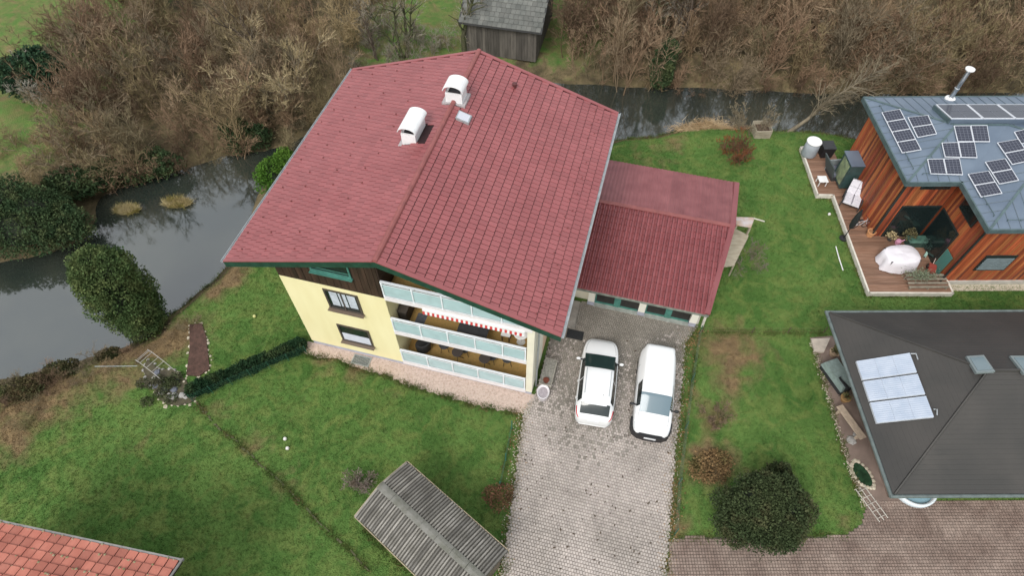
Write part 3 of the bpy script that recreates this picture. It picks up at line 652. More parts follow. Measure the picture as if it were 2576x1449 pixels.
# rolled tiles on the front slope
gw_, glen = .245, .362
tg = MB(); n_ = 6; prof = [(-.5, .0), (-.36, .004), (-.14, .004), (.06, .055), (.24, .092), (.42, .055), (.495, -.01)]
for k, (x, z) in enumerate(prof): tg.v.append((x * gw_ * .95, -.0, z + .035))
for k, (x, z) in enumerate(prof): tg.v.append((x * gw_ * .95, glen - .012, z + .0))
tg.v += [(-.5 * gw_ * .99, -.02, .005), (.495 * gw_ * .99, -.02, .005)]
m_ = len(prof)
tg.f = [(i, i + 1, m_ + i + 1, m_ + i) for i in range(m_ - 1)] + [(2 * m_, 2 * m_ + 1) + tuple(range(m_ - 1, -1, -1))]
sl_ = math.hypot(ry - fy, GR - GE); ang = math.atan2(GR - GE, ry - fy); frs = []
nr_ = int(sl_ / glen)
for r_ in range(nr_ + 1):
    d = r_ * glen + .0
    if d > sl_ - .2: break
    t = (d + .18) / sl_; xr = frr.x + (rr_.x - frr.x) * t
    x = -3.60
    while x + gw_ * .4 < xr:
        m4 = Matrix.Rotation(ang, 4, 'X') @ Matrix.Rotation(random.uniform(-.008, .008), 4, 'Y'); m4.translation = Vector((x, fy + d * math.cos(ang), GE + d * math.sin(ang) - .03)); frs.append(m4); x += gw_
TILE2 = mat('garage_tile', (.215, .058, .062), .42, scale=.8, col2=(.255, .076, .080), bump=.1, obj=.09, spec=.55)
pieces('roof_tile', tg, frs, TILE2, gro, HM @ Matrix.Translation(GO))
# ribbed sheets on the rear slope
SHEET = mat('ribbed_sheet', (.20, .062, .066), .5, scale=1.4, col2=(.27, .095, .098), obj=.08, bump=.15)
sl2 = math.hypot(by - ry, GR - GBk); x = -3.62; k = 0
while x < br_.x - .3:
    x2 = min(x + .8, (rr_.x + br_.x) / 2 - .02); mbs = MB(); nn = 8
    for j in (0, 1):
        for i in range(nn + 1):
            xx = x + (x2 - x) * i / nn; yy = ry if j == 0 else by + .03; zz = (GR if j == 0 else GBk) + (.02 + .02 * math.cos(i * math.pi))
            mbs.v.append((xx, yy, zz + .004 * (k % 2)))
    mbs.f = [(i, i + 1, nn + 2 + i, nn + 1 + i) for i in range(nn)]; mbs.build('ribbed_sheet', SHEET, gro); x = x2; k += 1
    if x2 >= (rr_.x + br_.x) / 2 - .03: break
for p, q in ((frr, rr_), (rr_, br_)): MB().hexa([p + Vector((-.22, 0, .0)), p + Vector((.04, 0, .0)), q + Vector((.04, 0, .0)), q + Vector((-.22, 0, .0))], [p + Vector((-.22, 0, .07)), p + Vector((.04, 0, .07)), q + Vector((.04, 0, .07)), q + Vector((-.22, 0, .07))]).build('verge_strip', TILE2, gro)
MB().bar(rl_ + Vector((0, 0, .02)), rr_ + Vector((0, 0, .02)), .22, .05).build('ridge_cap', RIDGE, gro)
MB().bar(dn(fl, .1) + Vector((0, -.02, 0)), dn(frr, .1) + Vector((0, -.02, 0)), .04, .14).build('fascia', mat('garage_fascia', (.18, .20, .17), .6, .3, 5), gro)
MB().bar(dn(frr, .08), dn(rr_, .08), .05, .16).build('verge_board', mat('verge_brown', (.17, .09, .075), .6), gro); MB().bar(dn(rr_, .08), dn(br_, .08), .05, .16).build('verge_board', MATS['verge_brown'], gro)
GX0, GX1, GY = 7.35 - 10, 12.9 - 10, 0.0
mb = MB().box(-3.6, 2.95, .25, .45, 0, 2.42); mb.build('wall', CREAM, gar)
MB().box(2.75, 2.95, .452, 6.9, 0, 2.5).build('wall', CREAM, gar); MB().box(-3.6, 2.95, 6.902, 7.1, 0, 2.5).build('wall', CREAM, gar)
span = (GX1 - GX0 - 3 * .34) / 2
for k in range(3):
    x0 = GX0 + k * (span + .34); B('pillar', mat('pillar_white', (.8, .78, .68), .8, .04, 2), gar, x0, x0 + .34, -.06, .248, .32, 2.4); B('pillar_base', PLINTH, gar, x0 - .01, x0 + .35, -.07, .248, 0, .318)
DOORD = mat('garage_door_dark', (.028, .026, .024), .45, .3, 3)
for k in range(2):
    x0 = GX0 + .34 + k * (span + .34); mid = x0 + span / 2
    B('mullion', TEALF, gar, mid - .13, mid + .13, .06, .248, .12, 2.4)
    for j, (d0, d1) in enumerate(((x0 + .02, mid - .135), (mid + .135, x0 + span - .02))):
        dr = B('garage_door', DOORD, gar, d0, d1, .12, .248, .12, 2.38)
        for zz in (.122, 2.26): B('door_rail', TEALF, dr, d0 + .002, d1 - .002, .08, .119, zz, zz + .11)
        B('door_stile', TEALF, dr, d0 + .002, d0 + .06, .085, .118, .24, 2.25)
        for q in range(1, 5): B('door_groove', BLACKP, dr, d0 + .08 + q * (d1 - d0 - .1) / 5, d0 + .09 + q * (d1 - d0 - .1) / 5, .113, .119, .24, 2.25)
    B('threshold', mat('threshold_grey', (.34, .36, .33), .8, .2, 4), gar, x0, x0 + span, -.12, .30, .0, .118)
B('alarm_bell', mat('bell_black', (.015, .014, .012), .4), gar, GX0 - .55, GX0 - .2, -.05, .24, 1.2, 2.2)
# lean-to with old boards and scrap behind the garage
PLYW = mat('weathered_ply', (.42, .37, .28), .85, scale=2, col2=(.30, .26, .19), bump=.3, stretch=(1, 4, 1))
def quadslab(name, pts, th, ma, label, cat, group=None):
    c = sum((Vector(p) for p in pts), Vector()) / len(pts)
    n_ = len(pts); loc = [Vector(p) - c for p in pts]
    mb_ = MB().add([p - Vector((0, 0, th)) for p in loc] + loc, [tuple(range(n_ - 1, -1, -1)), tuple(range(n_, 2 * n_))] + [(i, (i + 1) % n_, n_ + (i + 1) % n_, n_ + i) for i in range(n_)])
    o = mb_.build(name, ma); o.location = c; return tag(o, label, cat, group)
def Ps(pts, z): return [P(u, v, z) for u, v in pts]
def pile(pts, zt, ma, name, label, cat):
    """a lean-to / stack: slab on four legs"""
    t_ = thing(name, label, cat, loc=P(*pts[0], 0)); o0 = t_.location
    tp = [P(u, v, z) - Vector(o0) for (u, v), z in zip(pts, zt)]
    if sum((tp[i].x * tp[(i + 1) % 4].y - tp[(i + 1) % 4].x * tp[i].y) for i in range(4)) < 0: tp = tp[::-1]
    MB().hexa([p - Vector((0, 0, .05)) for p in tp], tp).build('top_board', ma, t_)
    c = sum(tp, Vector()) / 4
    for p in tp: q = p.lerp(c, .08); MB().bar((q.x, q.y, 0), (q.x, q.y, q.z - .052), .07).build('leg', PLYW, t_)
    return t_
pile([(1843, 572), (1883, 592), (1846, 668), (1818, 672)], [1.2, 1.1, 1.0, 1.1], PLYW, 'woodpile_cover', 'weathered plywood cover leaning along the right garage wall', 'board')
pile([(1846, 545), (1898, 547), (1889, 572), (1852, 566)], [1.9, 1.8, 1.75, 1.9], mat('rusty_sheet', (.52, .50, .52), .6, scale=2.2, col2=(.42, .27, .16)), 'metal_sheet_shelter', 'rust-stained metal sheet on legs beside the garage ridge', 'shelter')
pole = MB().tube([P(1895, 549, 1.85), P(1922, 557, 1.6)], .04, 6).build('pole', mat('bleached_wood', (.55, .52, .44), .8)); tag(pole, 'bleached pole jutting from the metal sheet beside the garage', 'pole')
for k, (u, v, dx, nm) in enumerate(((1752, 815, .05, 'left'), (1765, 822, .1, 'right'))):
    p = P(u, v); o = MB().box(-.06, .06, -.03, .03, 0, 1.25, Matrix.Rotation(R(-6), 4, 'X')).build('leaning_plank', mat('plank_pale', (.58, .55, .48), .8, .15, 6)); o.location = p; tag(o, 'pale plank leaning at the right garage corner, %s one' % nm, 'plank', 'planks at the garage corner')

# ================================================================== CARS
def car(name, label, front, rear, keys, spec):
    f3, r3 = Vector(front), Vector(rear); h = (f3 - r3); ang = math.atan2(h.y, h.x)
    c = (f3 + r3) / 2; L = keys['x'][-1]
    root = thing(name, label, spec['cat'], (c.x, c.y, .052), ang)
    xs_ = np.unique(np.concatenate([np.linspace(0, L, 46), np.array(spec['cuts'])]))
    def smooth(key):
        y = np.interp(xs_, keys['x'], keys[key]); return y
    w_, zb_, wr_, zc_ = (smooth(k) for k in ('w', 'zb', 'wr', 'zc'))
    ring = []
    for i in range(len(xs_)):
        w0, zb, wr, zc = w_[i], zb_[i], wr_[i], zc_[i]; ze = zc - .045 if zc - zb > .12 else zc - .02
        lo = spec.get('lo', .2)
        hf = [(w0 * .90, lo), (w0 * .985, lo + .12), (w0, .52), (w0 * .995, min(.70, zb - .06)), (w0 * .965, zb - .015), (w0 * .92, zb + .012), (wr, ze), (wr * .82, zc - .018), (wr * .45, zc - .004), (0, zc)]
        ring.append([(xs_[i] - L / 2, y, z) for y, z in hf])
    J = len(ring[0]); N = len(ring)
    full = [r_ + [(x, -y, z) for x, y, z in r_[-2::-1]] for r_ in ring]; K = 2 * J - 1
    mb_ = MB(); mb_.v = [p for r_ in full for p in r_]
    mb_.f = [(i * K + j, i * K + j + 1, (i + 1) * K + j + 1, (i + 1) * K + j) for i in range(N - 1) for j in range(K - 1)]
    mb_.f = [f[::-1] for f in mb_.f]
    mb_.f += [tuple(range(K)), tuple(range(N * K - 1, (N - 1) * K - 1, -1))]
    mb_.f += [(i * K, (i + 1) * K, (i + 1) * K + K - 1, i * K + K - 1) for i in range(N - 1)]
    body = mb_.build('body', CARW, root, True)
    def patch(nm, x0, x1, j0, j1, ma, par, off=.008, inset=0.0, both=False, curve=0.0):
        ii = [i for i in range(N) if x0 - 1e-6 <= xs_[i] <= x1 + 1e-6]
        for side in ((1, -1) if both else (1,)):
            m2 = MB(); jj = list(range(j0, j1 + 1))
            for i in ii:
                for j in jj:
                    p = Vector(full[i][j]); a = Vector(full[min(i + 1, N - 1)][j]) - Vector(full[max(i - 1, 0)][j]); bq = Vector(full[i][min(j + 1, K - 1)]) - Vector(full[i][max(j - 1, 0)])
                    nrm = bq.cross(a).normalized() * -1
                    if nrm.dot(p - Vector((p.x * .9, 0, .5))) < 0: nrm = -nrm
                    q = p + nrm * off
                    if curve:
                        q.x += curve * (1 - (abs(p.y) / .62) ** 2)
                    if side < 0: q.y = -q.y
                    m2.v.append(q)
            nj = len(jj); m2.f = [(a_ * nj + b2, (a_ + 1) * nj + b2, (a_ + 1) * nj + b2 + 1, a_ * nj + b2 + 1) for a_ in range(len(ii) - 1) for b2 in range(nj - 1)]
            if side < 0: m2.f = [f[::-1] for f in m2.f]
            o = m2.build(nm, ma, par, True)
    for (nm, x0, x1, j0, j1, ma, both) in spec['patches']: patch(nm, x0, x1, j0, j1, ma, body, both=both, off=.014 if nm in ('windscreen', 'rear_window') else .008)
    def gap(pts, r_=.006): MB().tube([Vector(p) for p in pts], r_, 5).build('panel_gap', BLACKP, body)
    for s in (1, -1):
        hx0, hx1 = spec['hood']; hi = [i for i in range(N) if hx0 <= xs_[i] <= hx1]
        gap([(full[i][6][0], s * full[i][6][1], full[i][6][2]) for i in hi])
        for dx in spec['doors']:
            i = int(np.argmin(np.abs(xs_ - dx))); gap([(full[i][j][0], s * full[i][j][1], full[i][j][2]) for j in range(1, 6)])
            MB().box(full[i][3][0] - .06 + spec['hs'] * .14, full[i][3][0] + .06 + spec['hs'] * .14, s * full[i][3][1] - .012, s * full[i][3][1] + .03 * s + (.012 if s < 0 else 0), full[i][3][2] + .02, full[i][3][2] + .05).build('door_handle', CARW if spec['cat'] == 'car' else BLACKP, body)
    i = int(np.argmin(np.abs(xs_ - spec['hood'][1]))); gap([full[i][j] for j in range(6, K - 6)])
    for (x, sx) in ((spec['wheels'][0], 1), (spec['wheels'][1], 1)):
        for s in (-1, 1):
            wv = np.interp(x, xs_, w_)
            wh = MB().lathe([(.20, -.10), (.30, -.10), (.315, -.06), (.315, .06), (.30, .10), (.20, .10)], 24)
            wh.v = [(v[0] + x - L / 2, s * (wv - .10) + v[2], v[1] + .315 - .0) for v in wh.v]
            wo_ = wh.build('wheel', RUBBER, root)
            rm = MB().lathe([(.02, .0), (.19, .0), (.2, .03), (.05, .05), (.02, .05)], 16); rm.v = [(v[0] + x - L / 2, s * (wv + .0 - .002 + v[2] * .4), v[1] + .315) for v in rm.v]; rm.build('rim', CHROME, wo_)
            ar = MB(); n_ = 16
            for i in range(n_ + 1):
                t = R(-12 + 204 * i / n_)
                for rr2 in (.33, .375): ar.v.append((x - L / 2 + rr2 * math.cos(t), s * (wv + .004), .315 + rr2 * math.sin(t)))
            ar.f = [(2 * i, 2 * i + 1, 2 * i + 3, 2 * i + 2) for i in range(n_)]; ar.build('wheel_arch', BLACKP, body)
    for s in (-1, 1):
        x = spec['mirror']; wv = np.interp(x, xs_, w_); zz = np.interp(x, xs_, zb_) + .06
        mr = MB().lathe([(.03, -.07), (.085, -.05), (.09, .03), (.05, .08)], 10, sx=.7, sy=1.25); mr.v = [(v[0] + x - L / 2, s * (wv + .13) + v[1], v[2] + zz) for v in mr.v]
        mo_ = mr.build('mirror', spec['mirror_mat'], body, True)
        MB().bar((x - L / 2, s * (wv - .08), zz - .04), (x - L / 2, s * (wv + .07), zz - .02), .05).build('mirror_arm', BLACKP, mo_)
    return root, body, xs_, w_, L
hf_, hr_ = P(1513, 857, .5), P(1489, 1070, .45)
keys = dict(x=[0, .04, .10, .17, .32, .48, .60, 1.0, 1.6, 2.1, 2.3, 2.6, 2.95, 3.25, 3.40, 3.65, 3.95, 4.15, 4.28, 4.36],
            w=[.66, .74, .79, .82, .85, .865, .873, .89, .897, .897, .895, .89, .885, .875, .865, .84, .775, .68, .55, .36],
            zb=[.78, .86, .92, .96, .98, .99, .99, .985, .97, .965, .96, .955, .95, .94, .935, .91, .85, .78, .70, .62],
            wr=[.54, .60, .635, .65, .645, .64, .64, .65, .665, .67, .67, .68, .70, .715, .725, .70, .635, .54, .42, .26],
            zc=[.84, .92, .98, 1.03, 1.20, 1.34, 1.41, 1.46, 1.485, 1.475, 1.445, 1.32, 1.15, 1.02, .985, .945, .88, .80, .72, .64])
TAILR = mat('tail_light', (.5, .012, .02), .2); PLATE = mat('number_plate', (.75, .76, .78), .4); HEADL = mat('head_lamp', (.55, .58, .6), .1)
GLASSW = mat('windscreen_glass', (.024, .045, .042), .06, spec=.6); GLASSB = mat('van_windscreen', (.13, .185, .215), .12, spec=.5)
hb, hbody, xs_, w_, L = car('parked_hatchback', 'white hatchback with dark windscreen parked nose to the garage', hf_, hr_, keys, dict(cat='car', hood=(3.35, 4.2), doors=(.85, 1.77, 2.95), hs=1, lo=.2, cuts=[.17, .56, 2.33, 3.27, .70, 2.95, 1.75, 1.79, .03, .50], wheels=(.80, 3.45), mirror=2.92, mirror_mat=CARW,
        patches=[('windscreen', 2.33, 3.27, 6, 12, GLASSW, False), ('rear_window', .17, .56, 6, 12, GLASSD, False), ('side_window', .70, 1.75, 5, 6, GLASSD, True), ('side_window', 1.79, 2.95, 5, 6, GLASSD, True), ('tail_light', .03, .50, 4, 5, TAILR, True), ('bumper_trim', .0, .15, 0, 1, BLACKP, True), ('headlight', 3.95, 4.30, 4, 5, HEADL, True)]))
MB().box(-L / 2 - .012, -L / 2 + .01, -.26, .26, .60, .71).build('number_plate', PLATE, hb)
for s_ in (-1, 1): MB().bar((-L / 2 + .95, s_ * .545, 1.47), (-L / 2 + 2.25, s_ * .565, 1.475), .03, .02).build('roof_rail', CHROME, hb)
MB().hexa([(-L / 2 + .52, -.5, 1.37), (-L / 2 + .76, -.52, 1.42), (-L / 2 + .76, .52, 1.42), (-L / 2 + .52, .5, 1.37)], [(-L / 2 + .48, -.49, 1.40), (-L / 2 + .76, -.51, 1.445), (-L / 2 + .76, .51, 1.445), (-L / 2 + .48, .49, 1.40)]).build('roof_spoiler', CARW, hb)
MB().bar((-L / 2 + 1.0, -.3, 1.462), (-L / 2 + .93, -.3, 1.53), .02).build('antenna', BLACKP, hb)
# the lettering on the boot lid is illegible: a short dark badge bar
MB().box(-L / 2 + .03, -L / 2 + .055, -.16, .10, .885, .905).build('badge', DKGREY, hb)
vf, vr = P(1633, 1099, .45), P(1655, 888, .9)
keys = dict(x=[0, .03, .10, .25, .6, 1.2, 2.0, 2.6, 2.85, 3.1, 3.35, 3.55, 3.7, 3.95, 4.15, 4.28, 4.36, 4.40],
            w=[.66, .76, .83, .87, .895, .905, .905, .905, .905, .90, .895, .885, .88, .865, .84, .80, .74, .66],
            zb=[1.02, 1.06, 1.1, 1.12, 1.13, 1.13, 1.12, 1.11, 1.11, 1.10, 1.10, 1.09, 1.07, 1.02, .95, .87, .80, .72],
            wr=[.52, .60, .66, .695, .71, .715, .72, .715, .70, .69, .69, .70, .71, .69, .64, .57, .48, .38],
            zc=[1.10, 1.62, 1.74, 1.80, 1.83, 1.84, 1.835, 1.81, 1.75, 1.58, 1.38, 1.22, 1.16, 1.09, 1.01, .92, .84, .75])
keys['x'] = [x * .955 for x in keys['x']]; keys['zc'] = [z - .09 * min(1, max(0, (z - 1.2) / .4)) for z in keys['zc']]; keys['w'] = [x * .955 for x in keys['w']]; keys['wr'] = [x * .945 for x in keys['wr']]
vn, vbody, xs_, w_, L = car('parked_van', 'white compact panel van with dark front bumper facing down the drive', vf, vr, keys, dict(cat='van', hood=(3.45, 4.02), doors=(1.0, 2.0, 3.1), hs=1, lo=.22, cuts=[2.65, 3.40, 2.05, 3.15, 3.55, 4.1], wheels=(.72, 3.39), mirror=3.08, mirror_mat=BLACKP,
        patches=[('windscreen', 2.65, 3.40, 6, 12, GLASSB, False), ('side_window', 2.05, 3.15, 5, 6, GLASSD, True), ('front_bumper', 3.55, 4.21, 0, 3, BLACKP, True), ('headlight', 3.77, 4.10, 4, 5, HEADL, True), ('side_trim', .3, 2.95, 1, 2, BLACKP, True)]))
MB().prism([(L / 2 - .75, -.915), (L / 2 - .35, -.905), (L / 2 - .08, -.80), (L / 2 + .07, -.55), (L / 2 + .12, -.2), (L / 2 + .12, .2), (L / 2 + .07, .55), (L / 2 - .08, .80), (L / 2 - .35, .905), (L / 2 - .75, .915)], .22, .66).build('front_bumper', BLACKP, vn); MB().box(L / 2 + .122, L / 2 + .14, -.26, .26, .48, .59).build('number_plate', PLATE, vn)
MB().box(L / 2 - .03, L / 2 + .03, -.52, .52, .662, .74).build('grille', DKGREY, vn)
for s_ in (-1, 1): MB().bar((L / 2 - .98, s_ * .62, 1.235), (L / 2 - .86, s_ * .02, 1.225), .018).build('wiper', BLACKP, vn)

# ================================================================== SHEDS AND NEIGHBOURING ROOFS
# board-roofed garden shed in the foreground
SLAT = mat('weathered_roof_board', (.15, .14, .12), .85, scale=2.2, col2=(.25, .235, .21), obj=.4, detail=7, bump=.4)
s0, s1, s2 = P(1023, 1162, 2.15), P(890, 1297, 2.15), P(1279, 1388, 2.15)
ax = (s2 - s0); LX = ax.length; ax.normalize(); ay = Vector((-ax.y, ax.x, 0)); WY = abs((s1 - s0).dot(ay))
if (s1 - s0).dot(ay) < 0: ay = -ay
shc = s0 + ax * LX / 2 + ay * WY / 2; sang = math.atan2(ax.y, ax.x)
shed = thing('garden_shed', 'weathered shed with a roof of grey boards in the foreground lawn', 'shed', (shc.x, shc.y, 0), sang)
SHW = mat('shed_wall_wood', (.14, .11, .08), .85, .3, 5, obj=.2)
x0, x1, y0, y1 = -LX / 2 + .2, LX / 2 - .2, -WY / 2 + .25, WY / 2 - .25
wl = B('wall', SHW, shed, x0 + .03, x1 - .03, y0 + .03, y1 - .03, 0, 2.0)
for i in range(int((x1 - x0) / .16)):
    for s in (y0, y1): B('board', SHW, wl, x0 + i * .16, x0 + i * .16 + .15, s - .012 if s < 0 else s - .01, s + .01 if s < 0 else s + .012, 0, 2.02)
def sh_z(y): t = y / (WY / 2); return 2.15 + .42 * (1 - abs(t) ** 1.35)
srf = MB(); n_ = 14; prof = [(-WY / 2 + WY * i / n_) for i in range(n_ + 1)]
srf.v = [(x, y, sh_z(y) - .07) for x in (-LX / 2 + .02, LX / 2 - .02) for y in prof] + [(x, y, sh_z(y) - .02) for x in (-LX / 2 + .02, LX / 2 - .02) for y in prof]
m_ = n_ + 1; srf.f = [(i, i + m_, i + m_ + 1, i + 1)[::-1] for i in range(n_)] + [(2 * m_ + i, 3 * m_ + i, 3 * m_ + i + 1, 2 * m_ + i + 1) for i in range(n_)] + [(i, i + 1, 2 * m_ + i + 1, 2 * m_ + i) for i in range(n_)]
sro = srf.build('roof', mat('shed_roof_dark', (.075, .07, .06), .9), shed)
nb = int(LX / .125)
for i in range(nb):
    xx = -LX / 2 + i * LX / nb; wd = LX / nb * (.62 if i % 6 else .72)
    for sgn in (-1, 1):
        mbr = MB(); q = 6; off = random.uniform(-.04, .03); lift = random.uniform(0, .012)
        yy = [sgn * (.02 + (WY / 2 + off - .02) * j / q) for j in range(q + 1)]
        for y in yy:
            z = sh_z(max(-WY / 2, min(WY / 2, y))) + lift
            mbr.v += [(xx, y, z - .018), (xx + wd, y, z - .018), (xx + wd * .85, y, z + .03), (xx + wd * .15, y, z + .03)]
        for j in range(q):
            o_ = j * 4
            for a_, b_ in ((0, 1), (1, 2), (2, 3), (3, 0)): mbr.f.append((o_ + a_, o_ + b_, o_ + 4 + b_, o_ + 4 + a_) if sgn < 0 else (o_ + b_, o_ + a_, o_ + 4 + a_, o_ + 4 + b_))
        mbr.f.append((q * 4, q * 4 + 1, q * 4 + 2, q * 4 + 3) if sgn < 0 else (q * 4 + 3, q * 4 + 2, q * 4 + 1, q * 4))
        mbr.build('roof_board', SLAT, sro)
capm = MB(); rc = [(-.17, 0), (-.10, .03), (0, .05), (.10, .03), (.17, 0)]
mcap = mat('ridge_sheet', (.20, .195, .175), .85, scale=4, col2=(.12, .12, .095), detail=8)
nseg = 7
for i in range(nseg):
    xa, xb = -LX / 2 + i * LX / nseg, -LX / 2 + (i + 1) * LX / nseg - .015; mm_ = MB()
    for x in (xa, xb):
        for y, z in rc: mm_.v.append((x, y, sh_z(y) + z * .3 + .045 + .006 * (i % 2)))
    mm_.f = [(j, 5 + j, 6 + j, j + 1) for j in range(4)]; mm_.build('ridge_sheet', mcap, sro)
for sgn in (-1, 1): MB().bar((-LX / 2, sgn * (WY / 2 + .03), 2.10), (LX / 2, sgn * (WY / 2 + .03), 2.10), .03, .09).build('eaves_lath', mat('lath_wood', (.36, .29, .20), .8, .2, 5), sro)
MB().bar((-LX / 2 - .02, -WY / 2, 2.12), (-LX / 2 - .02, 0, 2.54), .03, .08).build('verge_lath', MATS['lath_wood'], sro); MB().bar((-LX / 2 - .02, WY / 2, 2.12), (-LX / 2 - .02, 0, 2.54), .03, .08).build('verge_lath', MATS['lath_wood'], sro)

# tiled neighbour roof, bottom left
e0, e1 = P(-140, 1285, 4.6), P(452, 1412, 4.6); ax = (e1 - e0); LN = ax.length; ax.normalize(); nb_ang = math.atan2(ax.y, ax.x)
nbr = thing('neighbour_house', 'house corner with mossy light-red tiled roof at the bottom left', 'house', (e1.x, e1.y, 0), nb_ang)
# local: x back along the eave (negative), y negative = up the roof towards the camera
pit = R(22); DW = 5.0
NT = mat('light_red_tile', (.37, .115, .078), .7, scale=1.5, col2=(.47, .170, .120), obj=.2, bump=.3, detail=6); 
nro = MB().hexa([(-LN, -DW * math.cos(pit), 4.55 + DW * math.sin(pit) - .2), (0, -DW * math.cos(pit), 4.55 + DW * math.sin(pit) - .2), (0, 0, 4.35), (-LN, 0, 4.35)], [(-LN, -DW * math.cos(pit), 4.55 + DW * math.sin(pit)), (0, -DW * math.cos(pit), 4.55 + DW * math.sin(pit)), (0, 0, 4.55), (-LN, 0, 4.55)]).build('roof', TILEU, nbr)
tw2, tl2 = .365, .33; wv = tw2 * .885 / 2
tn = MB().add([(-wv, -.015, .012), (wv, -.015, .012), (wv, tl2 - .042, -.01), (-wv, tl2 - .042, -.01), (-wv, -.015, .04), (-wv * .4, -.02, .052), (wv * .5, -.02, .046), (wv, -.015, .058), (wv, tl2 - .042, .024), (wv * .5, tl2 - .042, .012), (-wv * .4, tl2 - .042, .018), (-wv, tl2 - .042, .006)],
              [(4, 5, 10, 11), (5, 6, 9, 10), (6, 7, 8, 9), (0, 1, 7, 6, 5, 4), (1, 2, 8, 7), (3, 0, 4, 11), (2, 3, 11, 10, 9, 8)])
frs = []
for r_ in range(int(DW / tl2)):
    for c in range(int(LN / tw2)):
        d = r_ * tl2 + .03; x = -tw2 * (c + .5) - .03 - (tw2 / 2 if False else 0)
        X_ = Vector((-1, 0, 0)); Y_ = Vector((0, -math.cos(pit), math.sin(pit))); Z_ = X_.cross(Y_)
        m4 = Matrix((X_, Y_, Z_)).transposed().to_4x4() @ Matrix.Rotation(random.uniform(-.02, .02), 4, 'Z'); m4.translation = Vector((x, -d * math.cos(pit), 4.56 + d * math.sin(pit))); frs.append(m4)
NM = Matrix.Translation((e1.x, e1.y, 0)) @ Matrix.Rotation(nb_ang, 4, 'Z')
pieces('roof_tile', tn, frs, NT, nro, NM, limit=300)
MB().bar((-LN, .05, 4.55), (.1, .05, 4.55), .07, .07).build('gutter', mat('old_gutter', (.22, .21, .20), .6, .2, 3), nro); MB().bar((.06, .1, 4.58), (.06, -DW * math.cos(pit), 4.58 + DW * math.sin(pit)), .07, .05).build('verge_strip', MATS['old_gutter'], nro)
B('wall', CREAM, nbr, -LN, -.5, -6, -.6, 0, 4.33)
mbm = MB()
MOSS = mat('moss', (.16, .15, .05), .95, scale=12, col2=(.34, .30, .20))
for i in range(150):
    r_ = random.randint(0, 9); c = random.uniform(0, LN - .3); d = r_ * tl2 + random.uniform(-.02, .05); s_ = random.uniform(.02, .055)
    mbm.lathe([(s_, 0), (s_ * .8, s_ * .5), (s_ * .2, s_ * .8)], 5, (-c - .03, -d * math.cos(pit), 4.60 + d * math.sin(pit)))
tag(mbm.build('moss_cushion', MOSS, nro), kind='stuff')

# timber barn beyond the river, top centre
b0, b1 = P(1174, 128, .1), P(1347, 152, .1); ax = b1 - b0; LB = ax.length; ax.normalize(); bang = math.atan2(ax.y, ax.x); bz = gz(b0.x, b0.y) - .05
barn = thing('timber_barn', 'grey timber barn with tiled roof behind the ridge of the red roof', 'barn', (b0.x, b0.y, bz), bang)
BW = mat('barn_board', (.09, .08, .068), .9, .25, 4, obj=.3, stretch=(1, 1, .2)); BRF = mat('barn_tile', (.105, .11, .10), .85, scale=1.6, col2=(.155, .155, .14), obj=.2)
bwl = B('wall', mat('barn_dark', (.03, .027, .024), .9), barn, .03, LB - .03, .03, 6.0, 0, 2.7)
nbd = int(LB / .2)
for i in range(nbd): B('board', BW, bwl, i * LB / nbd + .006, (i + 1) * LB / nbd - .006, -.02 - .012 * (i % 2), .027, .05, 2.55 + .0 * i)
for i in range(24): B('board', BW, bwl, LB - .027, LB + .02 + .01 * (i % 2), .03 + i * .25, .27 + i * .25, .05, 2.5)
bpit = R(30); BD = 4.2; zE = 2.65
def bp_(x, d, dz=0): return Vector((x, -.45 + d * math.cos(bpit), zE + d * math.sin(bpit) + dz))
bro = MB().hexa([bp_(-.35, 0, -.12), bp_(LB + .45, 0, -.12), bp_(LB + .45, BD, -.12), bp_(-.35, BD, -.12)], [bp_(-.35, 0), bp_(LB + .45, 0), bp_(LB + .45, BD), bp_(-.35, BD)]).build('roof', mat('barn_underlay', (.05, .05, .05), .9), barn)
MB().hexa([bp_(-.35, BD, -.14), bp_(LB + .45, BD, -.14), Vector((LB + .45, 6.6, zE - .1)), Vector((-.35, 6.6, zE - .1))], [bp_(-.35, BD, .03), bp_(LB + .45, BD, .03), Vector((LB + .45, 6.6, zE + .06)), Vector((-.35, 6.6, zE + .06))]).build('rear_slope', BRF, bro)
btw, btl = .34, .36; wv = btw * .95 / 2
tb_ = MB().add([(-wv, -.015, .01), (wv, -.015, .01), (wv, btl, -.005), (-wv, btl, -.005), (-wv, -.015, .045), (wv, -.015, .045), (wv, btl, .012), (-wv, btl, .012)], [(4, 5, 6, 7), (0, 1, 5, 4), (1, 2, 6, 5), (3, 0, 4, 7)])
frs = []
for r_ in range(int(BD / btl)):
    for c in range(int((LB + .8) / btw)):
        m4 = Matrix.Rotation(bpit, 4, 'X'); m4.translation = bp_(-.33 + (c + .5 + (.25 if r_ % 2 else 0)) * btw, r_ * btl + .02, .005); frs.append(m4)
pieces('roof_tile', tb_, frs, BRF, bro, Matrix.Translation((b0.x, b0.y, bz)) @ Matrix.Rotation(bang, 4, 'Z'), limit=170)

